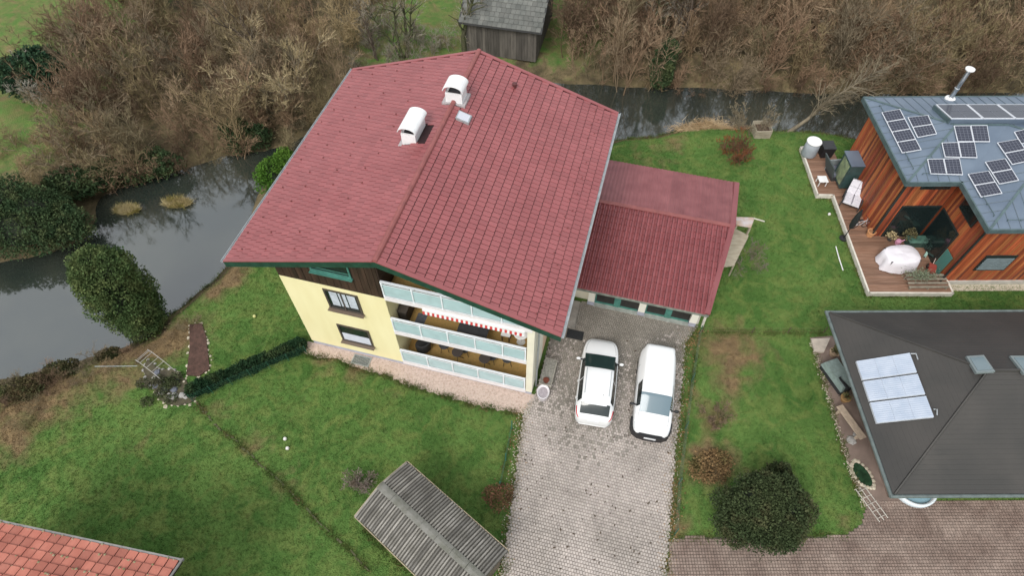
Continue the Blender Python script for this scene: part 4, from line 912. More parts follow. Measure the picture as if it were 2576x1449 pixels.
# ================================================================== DARK HIP-ROOFED HOUSE (right, axis-aligned)
EZ2 = 2.9
t0, t1 = P(2092, 787, EZ2), P(2236, 1244, EZ2)
DX = (t0.x + t1.x) / 2; DY0, DY1 = t1.y, t0.y; DXE = DX + 17; hd = (DY1 - DY0) / 2; DR = EZ2 + 2.15
dh = thing('hip_roofed_bungalow', 'bungalow with dark brown-grey hip roof at the right edge', 'house', (DX, DY0, 0))
DKR = mat('dark_roof_course', (.042, .040, .037), .6, scale=.6, col2=(.058, .053, .048), dist=.5, spec=.4, bump=.1)
n = DKR.node_tree.nodes; l = DKR.node_tree.links
wv_ = n.new('ShaderNodeTexWave'); wv_.bands_direction = 'Z'; wv_.wave_profile = 'SAW'; wv_.inputs['Scale'].default_value = 3.6; wv_.inputs['Distortion'].default_value = .3; wv_.inputs['Detail'].default_value = 1
gg = n.new('ShaderNodeNewGeometry'); l.new(gg.outputs['Position'], wv_.inputs['Vector'])
bq = n.new('ShaderNodeBump'); bq.inputs['Strength'].default_value = .9; bq.inputs['Distance'].default_value = .03; l.new(wv_.outputs['Fac'], bq.inputs['Height']); l.new(bq.outputs[0], n['Principled BSDF'].inputs['Normal'])
W2 = DXE - DX; c0, c1 = (0, 0, EZ2), (W2, 0, EZ2); c2, c3 = (W2, 2 * hd, EZ2), (0, 2 * hd, EZ2); r0, r1 = (hd, hd, DR), (W2 - hd, hd, DR)
dro = MB().add([c0, c1, c2, c3, r0, r1] + [(p[0], p[1], p[2] - .16) for p in (c0, c1, c2, c3)], [(0, 1, 5, 4), (1, 2, 5), (2, 3, 4, 5), (3, 0, 4), (6, 7, 1, 0), (7, 8, 2, 1), (8, 9, 3, 2), (9, 6, 0, 3), (9, 8, 7, 6)]).build('roof', DKR, dh)
HIPM = mat('hip_cap', (.038, .040, .039), .6)
for p in (c0, c3): MB().tube([Vector(p) + Vector((.05, 0, .02)), Vector(r0) + Vector((0, 0, .02))], .05, 6).build('hip_cap', DKR, dro)
MB().tube([Vector(r0) + Vector((0, 0, .02)), Vector(r1)], .075, 6).build('ridge_cap', DKR, dro)
GUTD = mat('gutter_grey', (.11, .135, .13), .5, .2, 4)
for p, q, nm_ in (((-.07, -.12, EZ2 - .05), (-.07, 2 * hd + .12, EZ2 - .05), 'gutter'), ((-.12, -.07, EZ2 - .05), (W2, -.07, EZ2 - .05), 'gutter'), ((-.12, 2 * hd + .07, EZ2 - .05), (W2, 2 * hd + .07, EZ2 - .05), 'gutter')):
    MB().tube([p, q], .075, 8).build(nm_, GUTD, dro)
B('wall', mat('bungalow_wall', (.20, .15, .12), .85, .2, 2), dh, 1.45, W2 - .75, .75, 2 * hd - .75, 0, EZ2 - .02)
tW = math.atan2(DR - EZ2, hd)
def on_w(u, v, dz=0.0):      # a photo point on the west slope, local
    z = EZ2 + .8
    for i in range(12): p = P(u, v, z + dz); z = EZ2 + (p.x - DX) * math.tan(tW)
    return Vector((p.x - DX, p.y - DY0, z + dz))
COLL = mat('collector_glass', (.38, .44, .53), .2, scale=2.5, col2=(.47, .52, .60), spec=.7)
tl_, tr_, br2, bl2 = on_w(2153, 907, .14), on_w(2287, 886, .14), on_w(2350, 1052, .14), on_w(2206, 1067, .14)
for k in range(3):
    f0, f1 = k / 3 + .010, (k + 1) / 3 - .016
    q = [bl2.lerp(tl_, 1 - f1), br2.lerp(tr_, 1 - f1), br2.lerp(tr_, 1 - f0), bl2.lerp(tl_, 1 - f0)]
    pn = MB().hexa([p - Vector((0, 0, .1)) for p in q], [p - Vector((0, 0, .008)) for p in q]).build('solar_collector', mat('collector_frame', (.55, .58, .62), .4), dh)
    for j in range(3):
        g0, g1 = j / 3 + .001, (j + 1) / 3 - .001
        qq = [q[0].lerp(q[1], g0), q[0].lerp(q[1], g1), q[3].lerp(q[2], g1), q[3].lerp(q[2], g0)]; c = sum(qq, Vector()) / 4; qq = [c + (p - c) * .988 for p in qq]
        MB().hexa([p - Vector((0, 0, .007)) for p in qq], [p + Vector((0, 0, .006)) for p in qq]).build('pane', COLL, pn)
        nl_ = 10
        for s in range(1, nl_): 
            a_, b_ = qq[0].lerp(qq[3], s / nl_), qq[1].lerp(qq[2], s / nl_); MB().bar(a_ + Vector((0, 0, .008)), b_ + Vector((0, 0, .008)), .012, .006).build('absorber_line', mat('absorber', (.26, .31, .41), .4), pn)
for (u, v), (u2, v2) in (((2290, 890), (2308, 905)), ((2348, 1030), (2356, 1045))):
    MB().tube([on_w(u, v, .1), on_w((u + u2) / 2 + 4, v, .12), on_w(u2, v2, .05)], .03, 6).build('collector_pipe', CHROME, dh)
def on_n(u, v, dz=0.0):
    z = EZ2 + 1
    for i in range(12): p = P(u, v, z + dz); z = EZ2 + (DY0 + 2 * hd - p.y) * math.tan(tW)
    return Vector((p.x - DX, p.y - DY0, z + dz))
for pts in ([(2430, 896), (2474, 893), (2503, 935), (2456, 938)], [(2540, 895), (2590, 895), (2620, 938), (2575, 940)]):
    q = [on_n(u, v, .1) for u, v in pts][::-1]
    sk = MB().hexa([p - Vector((0, 0, .12)) for p in q], q).build('skylight', mat('skylight_frame', (.22, .26, .26), .4), dh)
    c = sum(q, Vector()) / 4; qq = [c + (p - c) * .76 for p in q]
    MB().hexa([p + Vector((0, 0, .002)) for p in qq], [p + Vector((0, 0, .02)) for p in qq]).build('pane', mat('skylight_glass', (.16, .22, .24), .08, spec=.8), sk)
# path along the bungalow's west wall
PATHP = [(p.x, p.y) for p in Ps([(2036, 850), (2092, 845), (2185, 960), (2290, 1258), (2190, 1300), (2172, 1270), (2130, 1160), (2085, 1010)], 0)]
pth = MB().sheet(PATHP, .016).build('garden_path', mat('path_brown', (.27, .20, .165), .9, scale=1.6, col2=(.19, .14, .115), bump=.3, detail=6)); tag(pth, 'narrow brown path along the bungalow wall', kind='structure')
edge_stuff('edge_stones', 'pale edging stones between the bungalow path and the lawn', Ps([(2040, 860), (2085, 1010), (2130, 1160), (2175, 1275)], 0), .07, 420, PALEST, .015, .05)
def place(name, label, cat, u, v, z=0.0, rz=0.0, group=None, mid=0.0): p = P(u, v, z + mid); return thing(name, label, cat, (p.x, p.y, z), rz, group)
def onthe(poly, zt, ma, name, label, cat, zb=.0):
    q = Ps(poly, zt); c = sum(q, Vector()) / len(q); c.z = zb
    if sum(q[i].x * q[(i + 1) % len(q)].y - q[(i + 1) % len(q)].x * q[i].y for i in range(len(q))) < 0: q = q[::-1]
    o = MB().prism([(p.x - c.x, p.y - c.y) for p in q], 0, zt - zb).build(name, ma); o.location = c; return tag(o, label, cat)
onthe([(2040, 852), (2088, 850), (2072, 886), (2048, 884)], .14, mat('stone_slab', (.50, .43, .36), .9, .12, 5, bump=.3), 'stone_slab', 'pale square stone slab at the head of the bungalow path', 'slab', .018)
tr = place('garden_trolley', 'grey-green covered lounger under the bungalow eave', 'lounger', 2110, 942, .02, R(-71), mid=.45)
B('base_frame', DKGREY, tr, -.75, .75, -.38, .38, .0, .3); MB().hexa([(-.8, -.42, .302), (.8, -.42, .302), (.8, .42, .302), (-.8, .42, .302)], [(-.72, -.34, .62), (.72, -.34, .55), (.72, .34, .55), (-.72, .34, .62)]).build('cover', mat('greygreen_cover', (.22, .28, .26), .7, .15, 6, bump=.3), tr)
for k, (u, v, s, nm, cc) in enumerate(((2100, 885, .26, 'tan terracotta pot with a withered plant beside the stone slab', (.42, .30, .2)), (2128, 1000, .24, 'ochre pot below the covered lounger', (.40, .24, .10)))):
    pt = place('plant_pot', nm, 'plant pot', u, v, .02, mid=.3)
    MB().lathe([(s * .6, 0), (s * .9, s * 1.1), (s, s * 1.12), (s * .95, s * 1.25), (s * .8, s * 1.25), (s * .78, s * 1.05), (.02, s * 1.05)], 16).build('pot', mat('clay%d' % k, cc, .85, .15, 8), pt)
    mbp = MB()
    for i in range(60):
        t = random.uniform(0, 6.3); r_ = random.uniform(.02, s * .9); hh = random.uniform(.15, .4); mbp.add([(0, 0, s), (r_ * math.cos(t), r_ * math.sin(t), s + hh), (r_ * 1.2 * math.cos(t + .12), r_ * 1.2 * math.sin(t + .12), s + hh * .8)], [(0, 1, 2)])
    mbp.build('leaves', mat('dry_leaf_olive', (.16, .12, .05), .9, scale=8, col2=(.10, .13, .05)), pt)
mbx = place('folded_chairs', 'black folded garden chairs stacked under the bungalow eave', 'chairs', 2120, 968, .02, R(-68), mid=.4)
for i in range(4): MB().box(-.32, .32, -.22 + i * .12, -.16 + i * .12, .0, .62 - i * .06, Matrix.Rotation(R(-12), 4, 'X')).build('seat_panel', BLACKP, mbx)
for s in (-1, 1): MB().tube([(s * .3, -.3, .02), (s * .3, .0, .66), (s * .3, .25, .05)], .02, 6).build('leg', DKGREY, mbx)
bn = place('garden_bench', 'pale wooden plank bench on the bungalow path', 'bench', 2140, 1062, .02, R(-70), mid=.4)
BNW = mat('bench_wood', (.46, .36, .27), .75, .15, 6)
for i in range(3): B('seat_plank', BNW, bn, -.85, .85, -.17 + i * .115, -.065 + i * .115, .40, .44)
for s in (-1, 1): B('leg', BNW, bn, s * .65 - .05, s * .65 + .05, -.15, .15, 0, .398)
RK = mat('garden_rock', (.30, .29, .27), .9, scale=5, col2=(.42, .40, .38), bump=.4)
def rock(p, s, label=None, ma=RK, group=None, flat=.6, parent=None, name='rock'):
    mb_ = MB(); n1, n2 = 7, 5
    rr = [[1 + random.uniform(-.25, .2) for _ in range(n1)] for _ in range(n2)]
    for i in range(n2):
        t = i / (n2 - 1) * math.pi / 2
        for j in range(n1): a_ = 2 * math.pi * j / n1; mb_.v.append((s * math.cos(t) * math.cos(a_) * rr[i][j], s * math.cos(t) * math.sin(a_) * rr[i][j], s * flat * math.sin(t) * rr[i][0]))
    mb_.f = [(i * n1 + j, i * n1 + (j + 1) % n1, (i + 1) * n1 + (j + 1) % n1, (i + 1) * n1 + j) for i in range(n2 - 1) for j in range(n1)]
    mb_.f.append(tuple(range(n1 - 1, -1, -1)))
    o = mb_.build(name, ma, parent); o.location = p; o.rotation_euler = (0, 0, random.uniform(0, 6))
    if label: tag(o, label, 'rock', group)
    return o
for k, (u, v, s, lb) in enumerate(((2140, 1108, .22, 'grey boulder just below the plank bench'), (2152, 1095, .17, 'smaller grey boulder at the right end of the plank bench'))): p = P(u, v); p.z = .0; rock(p, s, lb)
pdm = place('garden_pond', 'tiny stone-rimmed pond beside the bungalow path', 'pond', 2168, 1195, .018, R(-72))
n_ = 20
for i in range(n_):
    t = 2 * math.pi * i / n_; rock((.62 * math.cos(t) * (1 + .1 * math.sin(3 * t)), .36 * math.sin(t), 0), .09, parent=pdm, ma=PALEST, name='rim_stone')
MB().lathe([(.5, .0), (.5, .03), (.02, .03)], 18, sx=1.1, sy=.6).build('water', mat('pond_green', (.02, .05, .025), .2, .4, 5), pdm)
EDGEW0 = mat('trellis_white', (.55, .52, .46), .7, .15, 5)
tl3 = place('rose_trellis', 'white wooden trellis frame lying at the lower end of the bungalow path', 'trellis', 2190, 1268, .03, math.atan2(*( (P(2212, 1300) - P(2168, 1240)).yx )))
for s in (-.22, 0, .22): MB().bar((-.75, s, .06), (.75, s, .06), .028).build('rail', EDGEW0, tl3)
for i in range(5): MB().bar((-.6 + i * .3, -.24, .10), (-.6 + i * .3, .24, .10), .018).build('rung', EDGEW0, tl3)
pw = place('paddling_pool', 'white rim of a round paddling pool peeking out under the bungalow eave', 'pool', 2290, 1225, .012)
MB().lathe([(.85, 0), (.95, .1), (.95, .32), (.90, .36), (.84, .34), (.82, .1), (.02, .08)], 32).build('shell', mat('pool_white', (.68, .76, .80), .35), pw, True)
MB().lathe([(.80, .12), (.815, .2), (.02, .2)], 28).build('water', mat('pool_blue', (.25, .42, .5), .15), pw)

# ================================================================== TIMBER HOUSE WITH ZINC ROOF (upper right)
ZE = 5.0
wa = P(2172, 245, ZE); wbp = P(2285, 455, ZE); wc = P(2420, 459, ZE); wd_ = P(2492, 576, ZE)
TX0 = (wa.x + wbp.x) / 2; TY1 = wa.y; TY0 = (wbp.y + wc.y) / 2; TX1 = (wc.x + wd_.x) / 2; TYF = wd_.y; TXE = TX0 + 18
th = thing('timber_house', 'modern house clad in red-brown vertical boards under a blue-grey zinc roof', 'house', (TX0, TYF, 0))
TO = Vector((TX0, TYF, 0)); PI_ = .24
def LT(x, y, z): return Vector((x, y, z)) - TO
ZINC = mat('zinc', (.115, .152, .205), .42, scale=.8, col2=(.155, .198, .255), metal=.15, spec=.6)
ZEDGE = mat('zinc_edge', (.08, .12, .125), .45, .2, 3)
hW = (TY1 - TY0) / 2; hM = (TY1 - TYF) / 2
R1 = (TX0 + hW, TY0 + hW, ZE + PI_ * hW)                       # wing ridge start
def zr(x, y): return ZE + PI_ * max(0, max(min(x - TX0, y - TY0, TY1 - y), min(x - TX1, y - TYF, TY1 - y)))
# skeleton points: the wing ridge runs east until it meets the main hip's west slope, which climbs on
xm = TX1 + hW; M1 = (xm, TY0 + hW, ZE + PI_ * hW); R2 = (TX1 + hM, TYF + hM, ZE + PI_ * hM); R3 = (TXE, TYF + hM, ZE + PI_ * hM)
A_, B_, C_, D_ = (TX0, TY1, ZE), (TX0, TY0, ZE), (TX1, TY0, ZE), (TX1, TYF, ZE); E_, F_ = (TXE, TYF, ZE), (TXE, TY1, ZE)
pts = [LT(*p) for p in (A_, B_, C_, D_, E_, F_, R1, M1, R2, R3)]
tro = MB().add(pts + [p - Vector((0, 0, .22)) for p in pts[:6]], [(0, 1, 6), (1, 2, 7, 6), (2, 3, 8, 7), (3, 4, 9, 8), (4, 5, 9), (5, 0, 6, 7, 8, 9), (0, 10, 11, 1), (1, 11, 12, 2), (2, 12, 13, 3), (3, 13, 14, 4), (4, 14, 15, 5), (5, 15, 10, 0), (15, 14, 13, 12, 11, 10)]).build('roof', ZINC, th)
for a_, b_ in ((0, 1), (1, 2), (2, 3), (3, 4), (5, 0)):
    p, q = pts[a_], pts[b_]; d = (q - p).normalized(); o_ = d.cross(Vector((0, 0, 1))) * .045 
    MB().bar(p + o_ - d * .05 - Vector((0, 0, .12)), q + o_ + d * .05 - Vector((0, 0, .12)), .07, .27).build('fascia', ZEDGE, tro)
for a_, b_ in ((0, 6), (1, 6), (6, 7), (7, 8), (3, 8), (8, 9)):
    MB().bar(pts[a_] + Vector((0, 0, .015)), pts[b_] + Vector((0, 0, .015)), .11, .04).build('hip_strip', ZEDGE, tro)
SEAM = mat('zinc_seam', (.13, .165, .19), .45)
def seam(p, q):
    MB().bar(LT(p[0], p[1], zr(*p) + .012), LT(q[0], q[1], zr(*q) + .012), .022, .03).build('standing_seam', SEAM, tro)
y = TY0 + .45
while y < TY1 - .3:
    seam((TX0 + .02, y), (TX0 + min(y - TY0, TY1 - y) - .05, y)); y += .52
x = TX0 + .5
while x < TXE - .3:
    if x < TX1: seam((x, TY0 + .02), (x, TY0 + min(x - TX0, hW) - .03))
    elif x > TX1 + .3: seam((x, TYF + .02), (x, TYF + min(x - TX1, hM) - .03))
    lim = min(x - TX0, hW if x < xm else min(x - TX1, hM)); seam((x, TY1 - .02), (x, TY1 - lim + .03)); x += .52
y = TYF + .45
while y < TY0: seam((TX1 + .02, y), (TX1 + (y - TYF) - .05, y)); y += .52
# snow-guard rail on the left and front edges
def rail(p, q):
    a_, b_ = LT(p[0], p[1], zr(*p) + .09), LT(q[0], q[1], zr(*q) + .09); MB().bar(a_, b_, .025).build('snow_guard', ZEDGE, tro)
    d = (b_ - a_); k = int(d.length / .6)
    for i in range(k + 1): c = a_ + d * i / max(1, k); MB().bar(c - Vector((0, 0, .085)), c, .03).build('guard_bracket', ZEDGE, tro)
rail((TX0 + .45, TY1 - .9), (TX0 + .45, TY0 + .75)); rail((TX0 + .8, TY0 + .4), (TX1 - .2, TY0 + .4)); rail((TX1 + .4, TY0 - .2), (TX1 + .4, TYF + .7)); rail((TX1 + .9, TYF + .4), (TXE - 5, TYF + .4))
def on_t(u, v, dz=.1):
    z = ZE + .4
    for i in range(20): p = P(u, v, z); z = .5 * z + .5 * (zr(p.x, p.y) + dz)
    p = P(u, v, z); return p - TO
def Zq(x, y): return ((2450 + x / 2.8985) / 1.24233, (200 + y / 2.8985) / 1.24233)
PVC = bpy.data.materials.new('pv_cell'); PVC.use_nodes = True
n = PVC.node_tree.nodes; l = PVC.node_tree.links; b = n['Principled BSDF']; b.inputs['Roughness'].default_value = .12; b.inputs['Base Color'].default_value = (.022, .026, .045, 1); b.inputs['Specular IOR Level'].default_value = .8
CELL = mat('pv_cell_line', (.16, .17, .21), .3); PVF = mat('pv_frame', (.68, .70, .74), .35, metal=.2)
def panel(q, ncell=(6, 4), dark=False):
    """q: four local corners TL,TR,BR,BL"""
    q = q[::-1]
    c = sum(q, Vector()) / 4
    # flatten to a plane
    n_ = (q[1] - q[0]).cross(q[3] - q[0]).normalized(); q = [p - n_ * (p - c).dot(n_) for p in q]
    q = [c + (p - c) * .985 for p in q]
    pn = MB().hexa([p - n_ * .04 for p in q], q).build('solar_panel', PVF, th)
    w_ = [c + (p - c) * .92 for p in q]
    MB().hexa([p + n_ * .001 for p in w_], [p + n_ * .008 for p in w_]).build('cell_field', PVC, pn)
    ml = MB()
    for i in range(1, ncell[0]): ml.bar(w_[0].lerp(w_[1], i / ncell[0]) + n_ * .010, w_[3].lerp(w_[2], i / ncell[0]) + n_ * .010, .014, .003, n_)
    for i in range(1, ncell[1]): ml.bar(w_[0].lerp(w_[3], i / ncell[1]) + n_ * .0145, w_[1].lerp(w_[2], i / ncell[1]) + n_ * .0145, .014, .003, n_)
    ml.build('cell_lines', CELL if not dark else mat('pv_line_dark', (.05, .055, .06), .3), pn)
def group_panels(c4, nx_, ny_, ncell=(6, 4), dz=.1, dark=False):
    TL, TR, BR_, BL_ = [on_t(*Zq(*p), dz) for p in c4]
    for j in range(ny_):
        for i in range(nx_):
            def at(s, t): return TL.lerp(TR, s).lerp(BL_.lerp(BR_, s), t)
            panel([at(i / nx_, j / ny_), at((i + 1) / nx_, j / ny_), at((i + 1) / nx_, (j + 1) / ny_), at(i / nx_, (j + 1) / ny_)], ncell, dark)
group_panels([(880, 435), (1050, 405), (1245, 775), (1065, 805)], 1, 4)
group_panels([(1115, 480), (1305, 460), (1385, 630), (1205, 665)], 1, 2)
group_panels([(1535, 555), (1840, 550), (1865, 705), (1570, 705)], 2, 1, (4, 6))
group_panels([(1425, 710), (1725, 700), (1750, 850), (1455, 842)], 2, 1, (4, 6))
group_panels([(1295, 858), (1590, 850), (1620, 1005), (1325, 995)], 2, 1, (4, 6))
group_panels([(1925, 710), (2125, 675), (2250, 870), (2062, 910)], 1, 2)
group_panels([(2080, 608), (2270, 575), (2330, 680), (2145, 720)], 1, 1)
group_panels([(1815, 885), (2005, 852), (2128, 1052), (1945, 1088)], 1, 2)
group_panels([(1660, 995), (1855, 965), (1978, 1170), (1780, 1205)], 1, 2)
# raised array along the rear ridge
TLs = [on_t(*Zq(x, 362), .30) for x in (1370, 1650, 1925, 2200)]; BLs = [on_t(*Zq(x, 492), .32) for x in (1512, 1805, 2098, 2390)]
for i in range(3): panel([TLs[i], TLs[i + 1], BLs[i + 1], BLs[i]], (2, 2))
MB().bar(BLs[0] - Vector((0, .04, .16)), BLs[3] - Vector((0, .04, .16)), .05, .26).build('array_upstand', ZINC, tro)
MB().bar(BLs[0] - Vector((.02, .02, .18)), TLs[0] - Vector((.02, 0, .18)), .05, .24).build('array_upstand', ZEDGE, tro)
# stove pipe
sp_ = on_t(*Zq(1500, 315), .0)
pipe = MB().lathe([(.16, -.1), (.16, .1), (.12, .14), (.11, .6), (.135, .62), (.135, .72), (.11, .74), (.11, 1.75), (.13, 1.76), (.13, 1.85)], 16, sp_).build('stove_pipe', CHROME, th)
MB().lathe([(.14, 1.86), (.24, 1.87), (.24, 1.93), (.05, 2.0)], 16, sp_).build('rain_cap', WHITE, pipe)
MB().lathe([(.28, .0), (.26, .07), (.17, .12), (.165, .12)], 16, sp_).build('pipe_collar', WHITE, pipe)
# walls of upright boards
WB = [mat('red_board_%d' % i, c, .6, .3, 3, obj=.3, stretch=(1, 1, .15)) for i, c in enumerate(((.33, .078, .028), (.25, .055, .024), (.38, .125, .042), (.17, .044, .024)))]
ov = .48
xL, xM = ov, TX1 - TX0 + ov; yF, yM, yB = ov, TY0 - TYF + ov, TY1 - TYF - ov; zb_, zt_ = .05, ZE - .225
core = MB().prism([(xL + .05, yB), (xL + .05, yM + .05), (xM + .05, yM + .05), (xM + .05, yF + .05), (TXE - TX0 - .5, yF + .05), (TXE - TX0 - .5, yB)], 0, zt_).build('wall', mat('wall_core', (.06, .03, .02), .9), th)
bwid = .145
def board_run(p, q, nrm):
    p, q = Vector((*p, 0)), Vector((*q, 0)); d = q - p; k = int(d.length / bwid); d.normalize(); nv = Vector((*nrm, 0))
    for i in range(k):
        a_ = p + d * (i * bwid + .006); b2 = p + d * ((i + 1) * bwid - .006); o_ = nv * random.uniform(.018, .034)
        MB().hexa([(a_.x, a_.y, zb_), (b2.x, b2.y, zb_), (b2.x + o_.x, b2.y + o_.y, zb_), (a_.x + o_.x, a_.y + o_.y, zb_)], [(a_.x, a_.y, zt_), (b2.x, b2.y, zt_), (b2.x + o_.x, b2.y + o_.y, zt_), (a_.x + o_.x, a_.y + o_.y, zt_)]).build('board', random.choices(WB, (4, 3, 3, 1))[0], core)
board_run((xL + .048, yB), (xL + .048, yM + .05), (-1, 0)); board_run((xL + .05, yM + .048), (xM + .05, yM + .048), (0, -1)); board_run((xM + .048, yM + .05), (xM + .048, yF + .05), (-1, 0)); board_run((xM + .05, yF + .048), (xM + 8.5, yF + .048), (0, -1))
DKF = mat('dark_window_frame', (.02, .03, .03), .4)
def twin(x0, x1, y0, y1, z0, z1, nrm, blinds=False):
    """opening lying on a wall face"""
    e = .05
    fr_ = MB().box(min(x0, x0 + nrm[0] * e), max(x1, x1 + 0), min(y0, y0 + nrm[1] * e), y1, z0, z1).build('window', DKF, th)
    if nrm[1]: B('pane', GLASSD, fr_, x0 + .08, x1 - .08, y0 + nrm[1] * e - .012, y0 + nrm[1] * e - .002, z0 + .08, z1 - .08)
    else: B('pane', GLASSD, fr_, x0 + nrm[0] * e - .012, x0 + nrm[0] * e - .002, y0 + .08, y1 - .08, z0 + .08, z1 - .08)
    if blinds:
        k = int((z1 - z0 - .2) / .16)
        for i in range(k): B('blind_slat', mat('blind_grey', (.20, .25, .27), .4, .1, 5), fr_, x0 + .09, x1 - .09, y0 - e - .035, y0 - e - .013, z0 + .1 + i * .16, z0 + .1 + i * .16 + .12)
yw = yM + .015; xw = xM + .015
twin(xL + .55, xM - .05, yw, yw + .02, .3, 2.75, (0, -1))                     # big terrace glazing
twin(xw, xw + .02, yM - 2.0, yM - .15, .3, 2.75, (-1, 0))
twin(xL + .8, xL + 2.3, yw, yw + .02, 4.0, 4.7, (0, -1)); twin(xw, xw + .02, yF + .8, yF + 2.2, 3.6, 4.6, (-1, 0))
twin(xM + 1.15, xM + 2.75, yF + .015, yF + .04, 1.2, 2.4, (0, -1), True)
for (x_, y_) in ((xL + .0, yM - .02), (xM + .0, yF - .02)): MB().tube([(x_ - .3, y_ - .3, zt_ + .1), (x_ - .03, y_ - .03, zt_ - .35), (x_ - .03, y_ - .03, .3)], .045, 8).build('downpipe', DKF, th)
B('door_panel', mat('teal_door', (.07, .20, .17), .5), th, xw - .09, xw - .055, yM - 2.75, yM - 2.1, .3, 1.75)
B('plinth', mat('pale_plinth', (.5, .48, .43), .9, .15, 3), th, xM - .02, xM + 9, yF - .05, yF + .045, 0, .26)
st_ = [(TX0 + xM - .1, TYF + yF - .07), (TX0 + xM + 9, TYF + yF - .07), (TX0 + xM + 9, TYF + yF - .5), (TX0 + xM - .1, TYF + yF - .5)]
tag(MB().sheet(st_, .02).build('gravel_strip', PALEST), 'pale gravel strip along the foot of the timber house', kind='structure')
# the projecting glazed bay on the west wall
bayp = HMI
by0, by1 = P(2178, 392, 2.6), P(2182, 428, 2.6)
bay = MB().box(xL - .75, xL + .02, yM + 3.55, yM + 4.75, .45, 2.2).build('bay_window', mat('bay_green_metal', (.035, .07, .068), .4, .2, 4), th)
B('pane', mat('bay_pane', (.30, .36, .20), .1, scale=3, col2=(.14, .17, .12), spec=.7), bay, xL - .765, xL - .751, yM + 3.7, yM + 4.6, .6, 2.05)
B('roof_sheet', ZINC, bay, xL - .8, xL + .0, yM + 3.5, yM + 4.8, 2.202, 2.25)
# deck
DECK = [(p.x, p.y) for p in Ps([(2015, 369), (2057, 489), (2096, 490), (2186, 736), (2397, 737), (2375, 690)], .3)] + [(TX0 + xM + .03, TYF + yF + .02), (TX0 + xM + .03, TYF + yM + .03), (TX0 + xL + .03, TYF + yM + .03), (TX0 + xL + .03, P(2140, 366, .3).y)]
deck = MB().sheet(DECK, .22).build('wooden_deck', mat('deck_under', (.03, .022, .018), .9)); tag(deck, 'brown plank terrace with a white edge board around the timber house', 'terrace')
DKW = mat('deck_plank', (.19, .10, .062), .65, scale=2.5, col2=(.28, .165, .11), obj=.22, stretch=(.4, 4, 1), bump=.15)
ymin, ymax = min(p[1] for p in DECK), max(p[1] for p in DECK); y = ymin + .01
def spans(y):
    s = []; n_ = len(DECK)
    for i in range(n_):
        (xa, ya), (xb, yb) = DECK[i], DECK[(i + 1) % n_]
        if (ya > y) != (yb > y): s.append(xa + (xb - xa) * (y - ya) / (yb - ya))
    return sorted(s)
while y + .13 < ymax:
    s = spans(y + .065)
    for i in range(0, len(s) - 1, 2):
        if s[i + 1] - s[i] > .15: B('plank', DKW, deck, s[i] + .01, s[i + 1] - .01, y, y + .132, .24 + random.uniform(0, .004), .285 + random.uniform(0, .006))
    y += .14
EDGEW = mat('edge_board_white', (.66, .62, .54), .7, .1, 4)
for i in (0, 1, 2, 3, 4):
    a_, b_ = Vector((*DECK[i], .16)), Vector((*DECK[i + 1], .16)); d = (b_ - a_).normalized(); MB().bar(a_ - d * .03, b_ + d * .03, .09, .29).build('edge_board', EDGEW, deck)
MB().bar((*DECK[9], .16), (*DECK[0], .16), .09, .29).build('edge_board', EDGEW, deck)
DZ = .295
# things on the deck
ct = place('rain_barrel', 'grey round barrel with a white lid at the far corner of the deck', 'barrel', 2032, 388, DZ)
MB().lathe([(.42, 0), (.45, .1), (.44, .55), (.40, 1.02)], 26).build('barrel', mat('barrel_grey', (.30, .33, .36), .55, .1, 3), ct, True); MB().lathe([(.44, 1.021), (.45, 1.05), (.42, 1.09), (.05, 1.1)], 26).build('lid', WHITE, ct)
bb_ = place('black_crate', 'black box standing right behind the grey barrel', 'box', 2072, 388, DZ)
MB().hexa([(-.33, -.33, 0), (.33, -.33, 0), (.33, .33, 0), (-.33, .33, 0)], [(-.36, -.36, .72), (.36, -.36, .72), (.36, .36, .72), (-.36, .36, .72)]).build('body', BLACKP, bb_); B('lid', DKGREY, bb_, -.38, .38, -.38, .38, .721, .77)
lg = place('garden_lounge', 'low grey cushioned lounge seat with a tilted dark canopy by the bay window', 'lounge', 2106, 440, DZ, R(4))
B('base', DKGREY, lg, -.6, .6, -.5, .5, 0, .28); B('cushion', mat('slate_cushion', (.14, .15, .19), .85, .15, 5), lg, -.52, .52, -.42, .42, .282, .42)
MB().hexa([(-.68, -.5, .282), (-.6, -.5, .282), (-.6, .5, .282), (-.68, .5, .282)], [(-.82, -.5, 1.0), (-.74, -.5, 1.0), (-.74, .9, 1.0), (-.82, .9, 1.0)]).build('canopy', mat('canopy_dark', (.06, .075, .075), .7), lg)
B('backrest', mat('lounge_grey', (.24, .27, .27), .8), lg, -.6, .6, .502, .58, .0, .75)
wt = place('side_table', 'small white square side table on the deck near its left edge', 'table', 2063, 462, DZ)
B('tabletop', WHITE, wt, -.26, .26, -.26, .26, .36, .40)
for sx in (-1, 1):
    for sy in (-1, 1): B('leg', WHITE, wt, sx * .21 - .02, sx * .21 + .02, sy * .21 - .02, sy * .21 + .02, 0, .359)
wc_ = place('cushioned_armchair', 'white cushioned reclining armchair beside the red board wall', 'armchair', 2136, 515, DZ, R(-30))
CUSH = mat('patterned_cushion', (.70, .69, .72), .85, scale=16, col2=(.60, .58, .64), bump=.5, bscale=14)
for i in range(2):
    for j in range(2): MB().hexa([(-.44 + i * .45, -.42 + j * .43, .36), (0 + i * .45, -.42 + j * .43, .36), (0 + i * .45, 0 + j * .43, .36), (-.44 + i * .45, 0 + j * .43, .36)], [(-.41 + i * .45, -.39 + j * .43, .5), (-.03 + i * .45, -.39 + j * .43, .5), (-.03 + i * .45, -.03 + j * .43, .5), (-.41 + i * .45, -.03 + j * .43, .5)]).build('seat_cushion', CUSH, wc_)
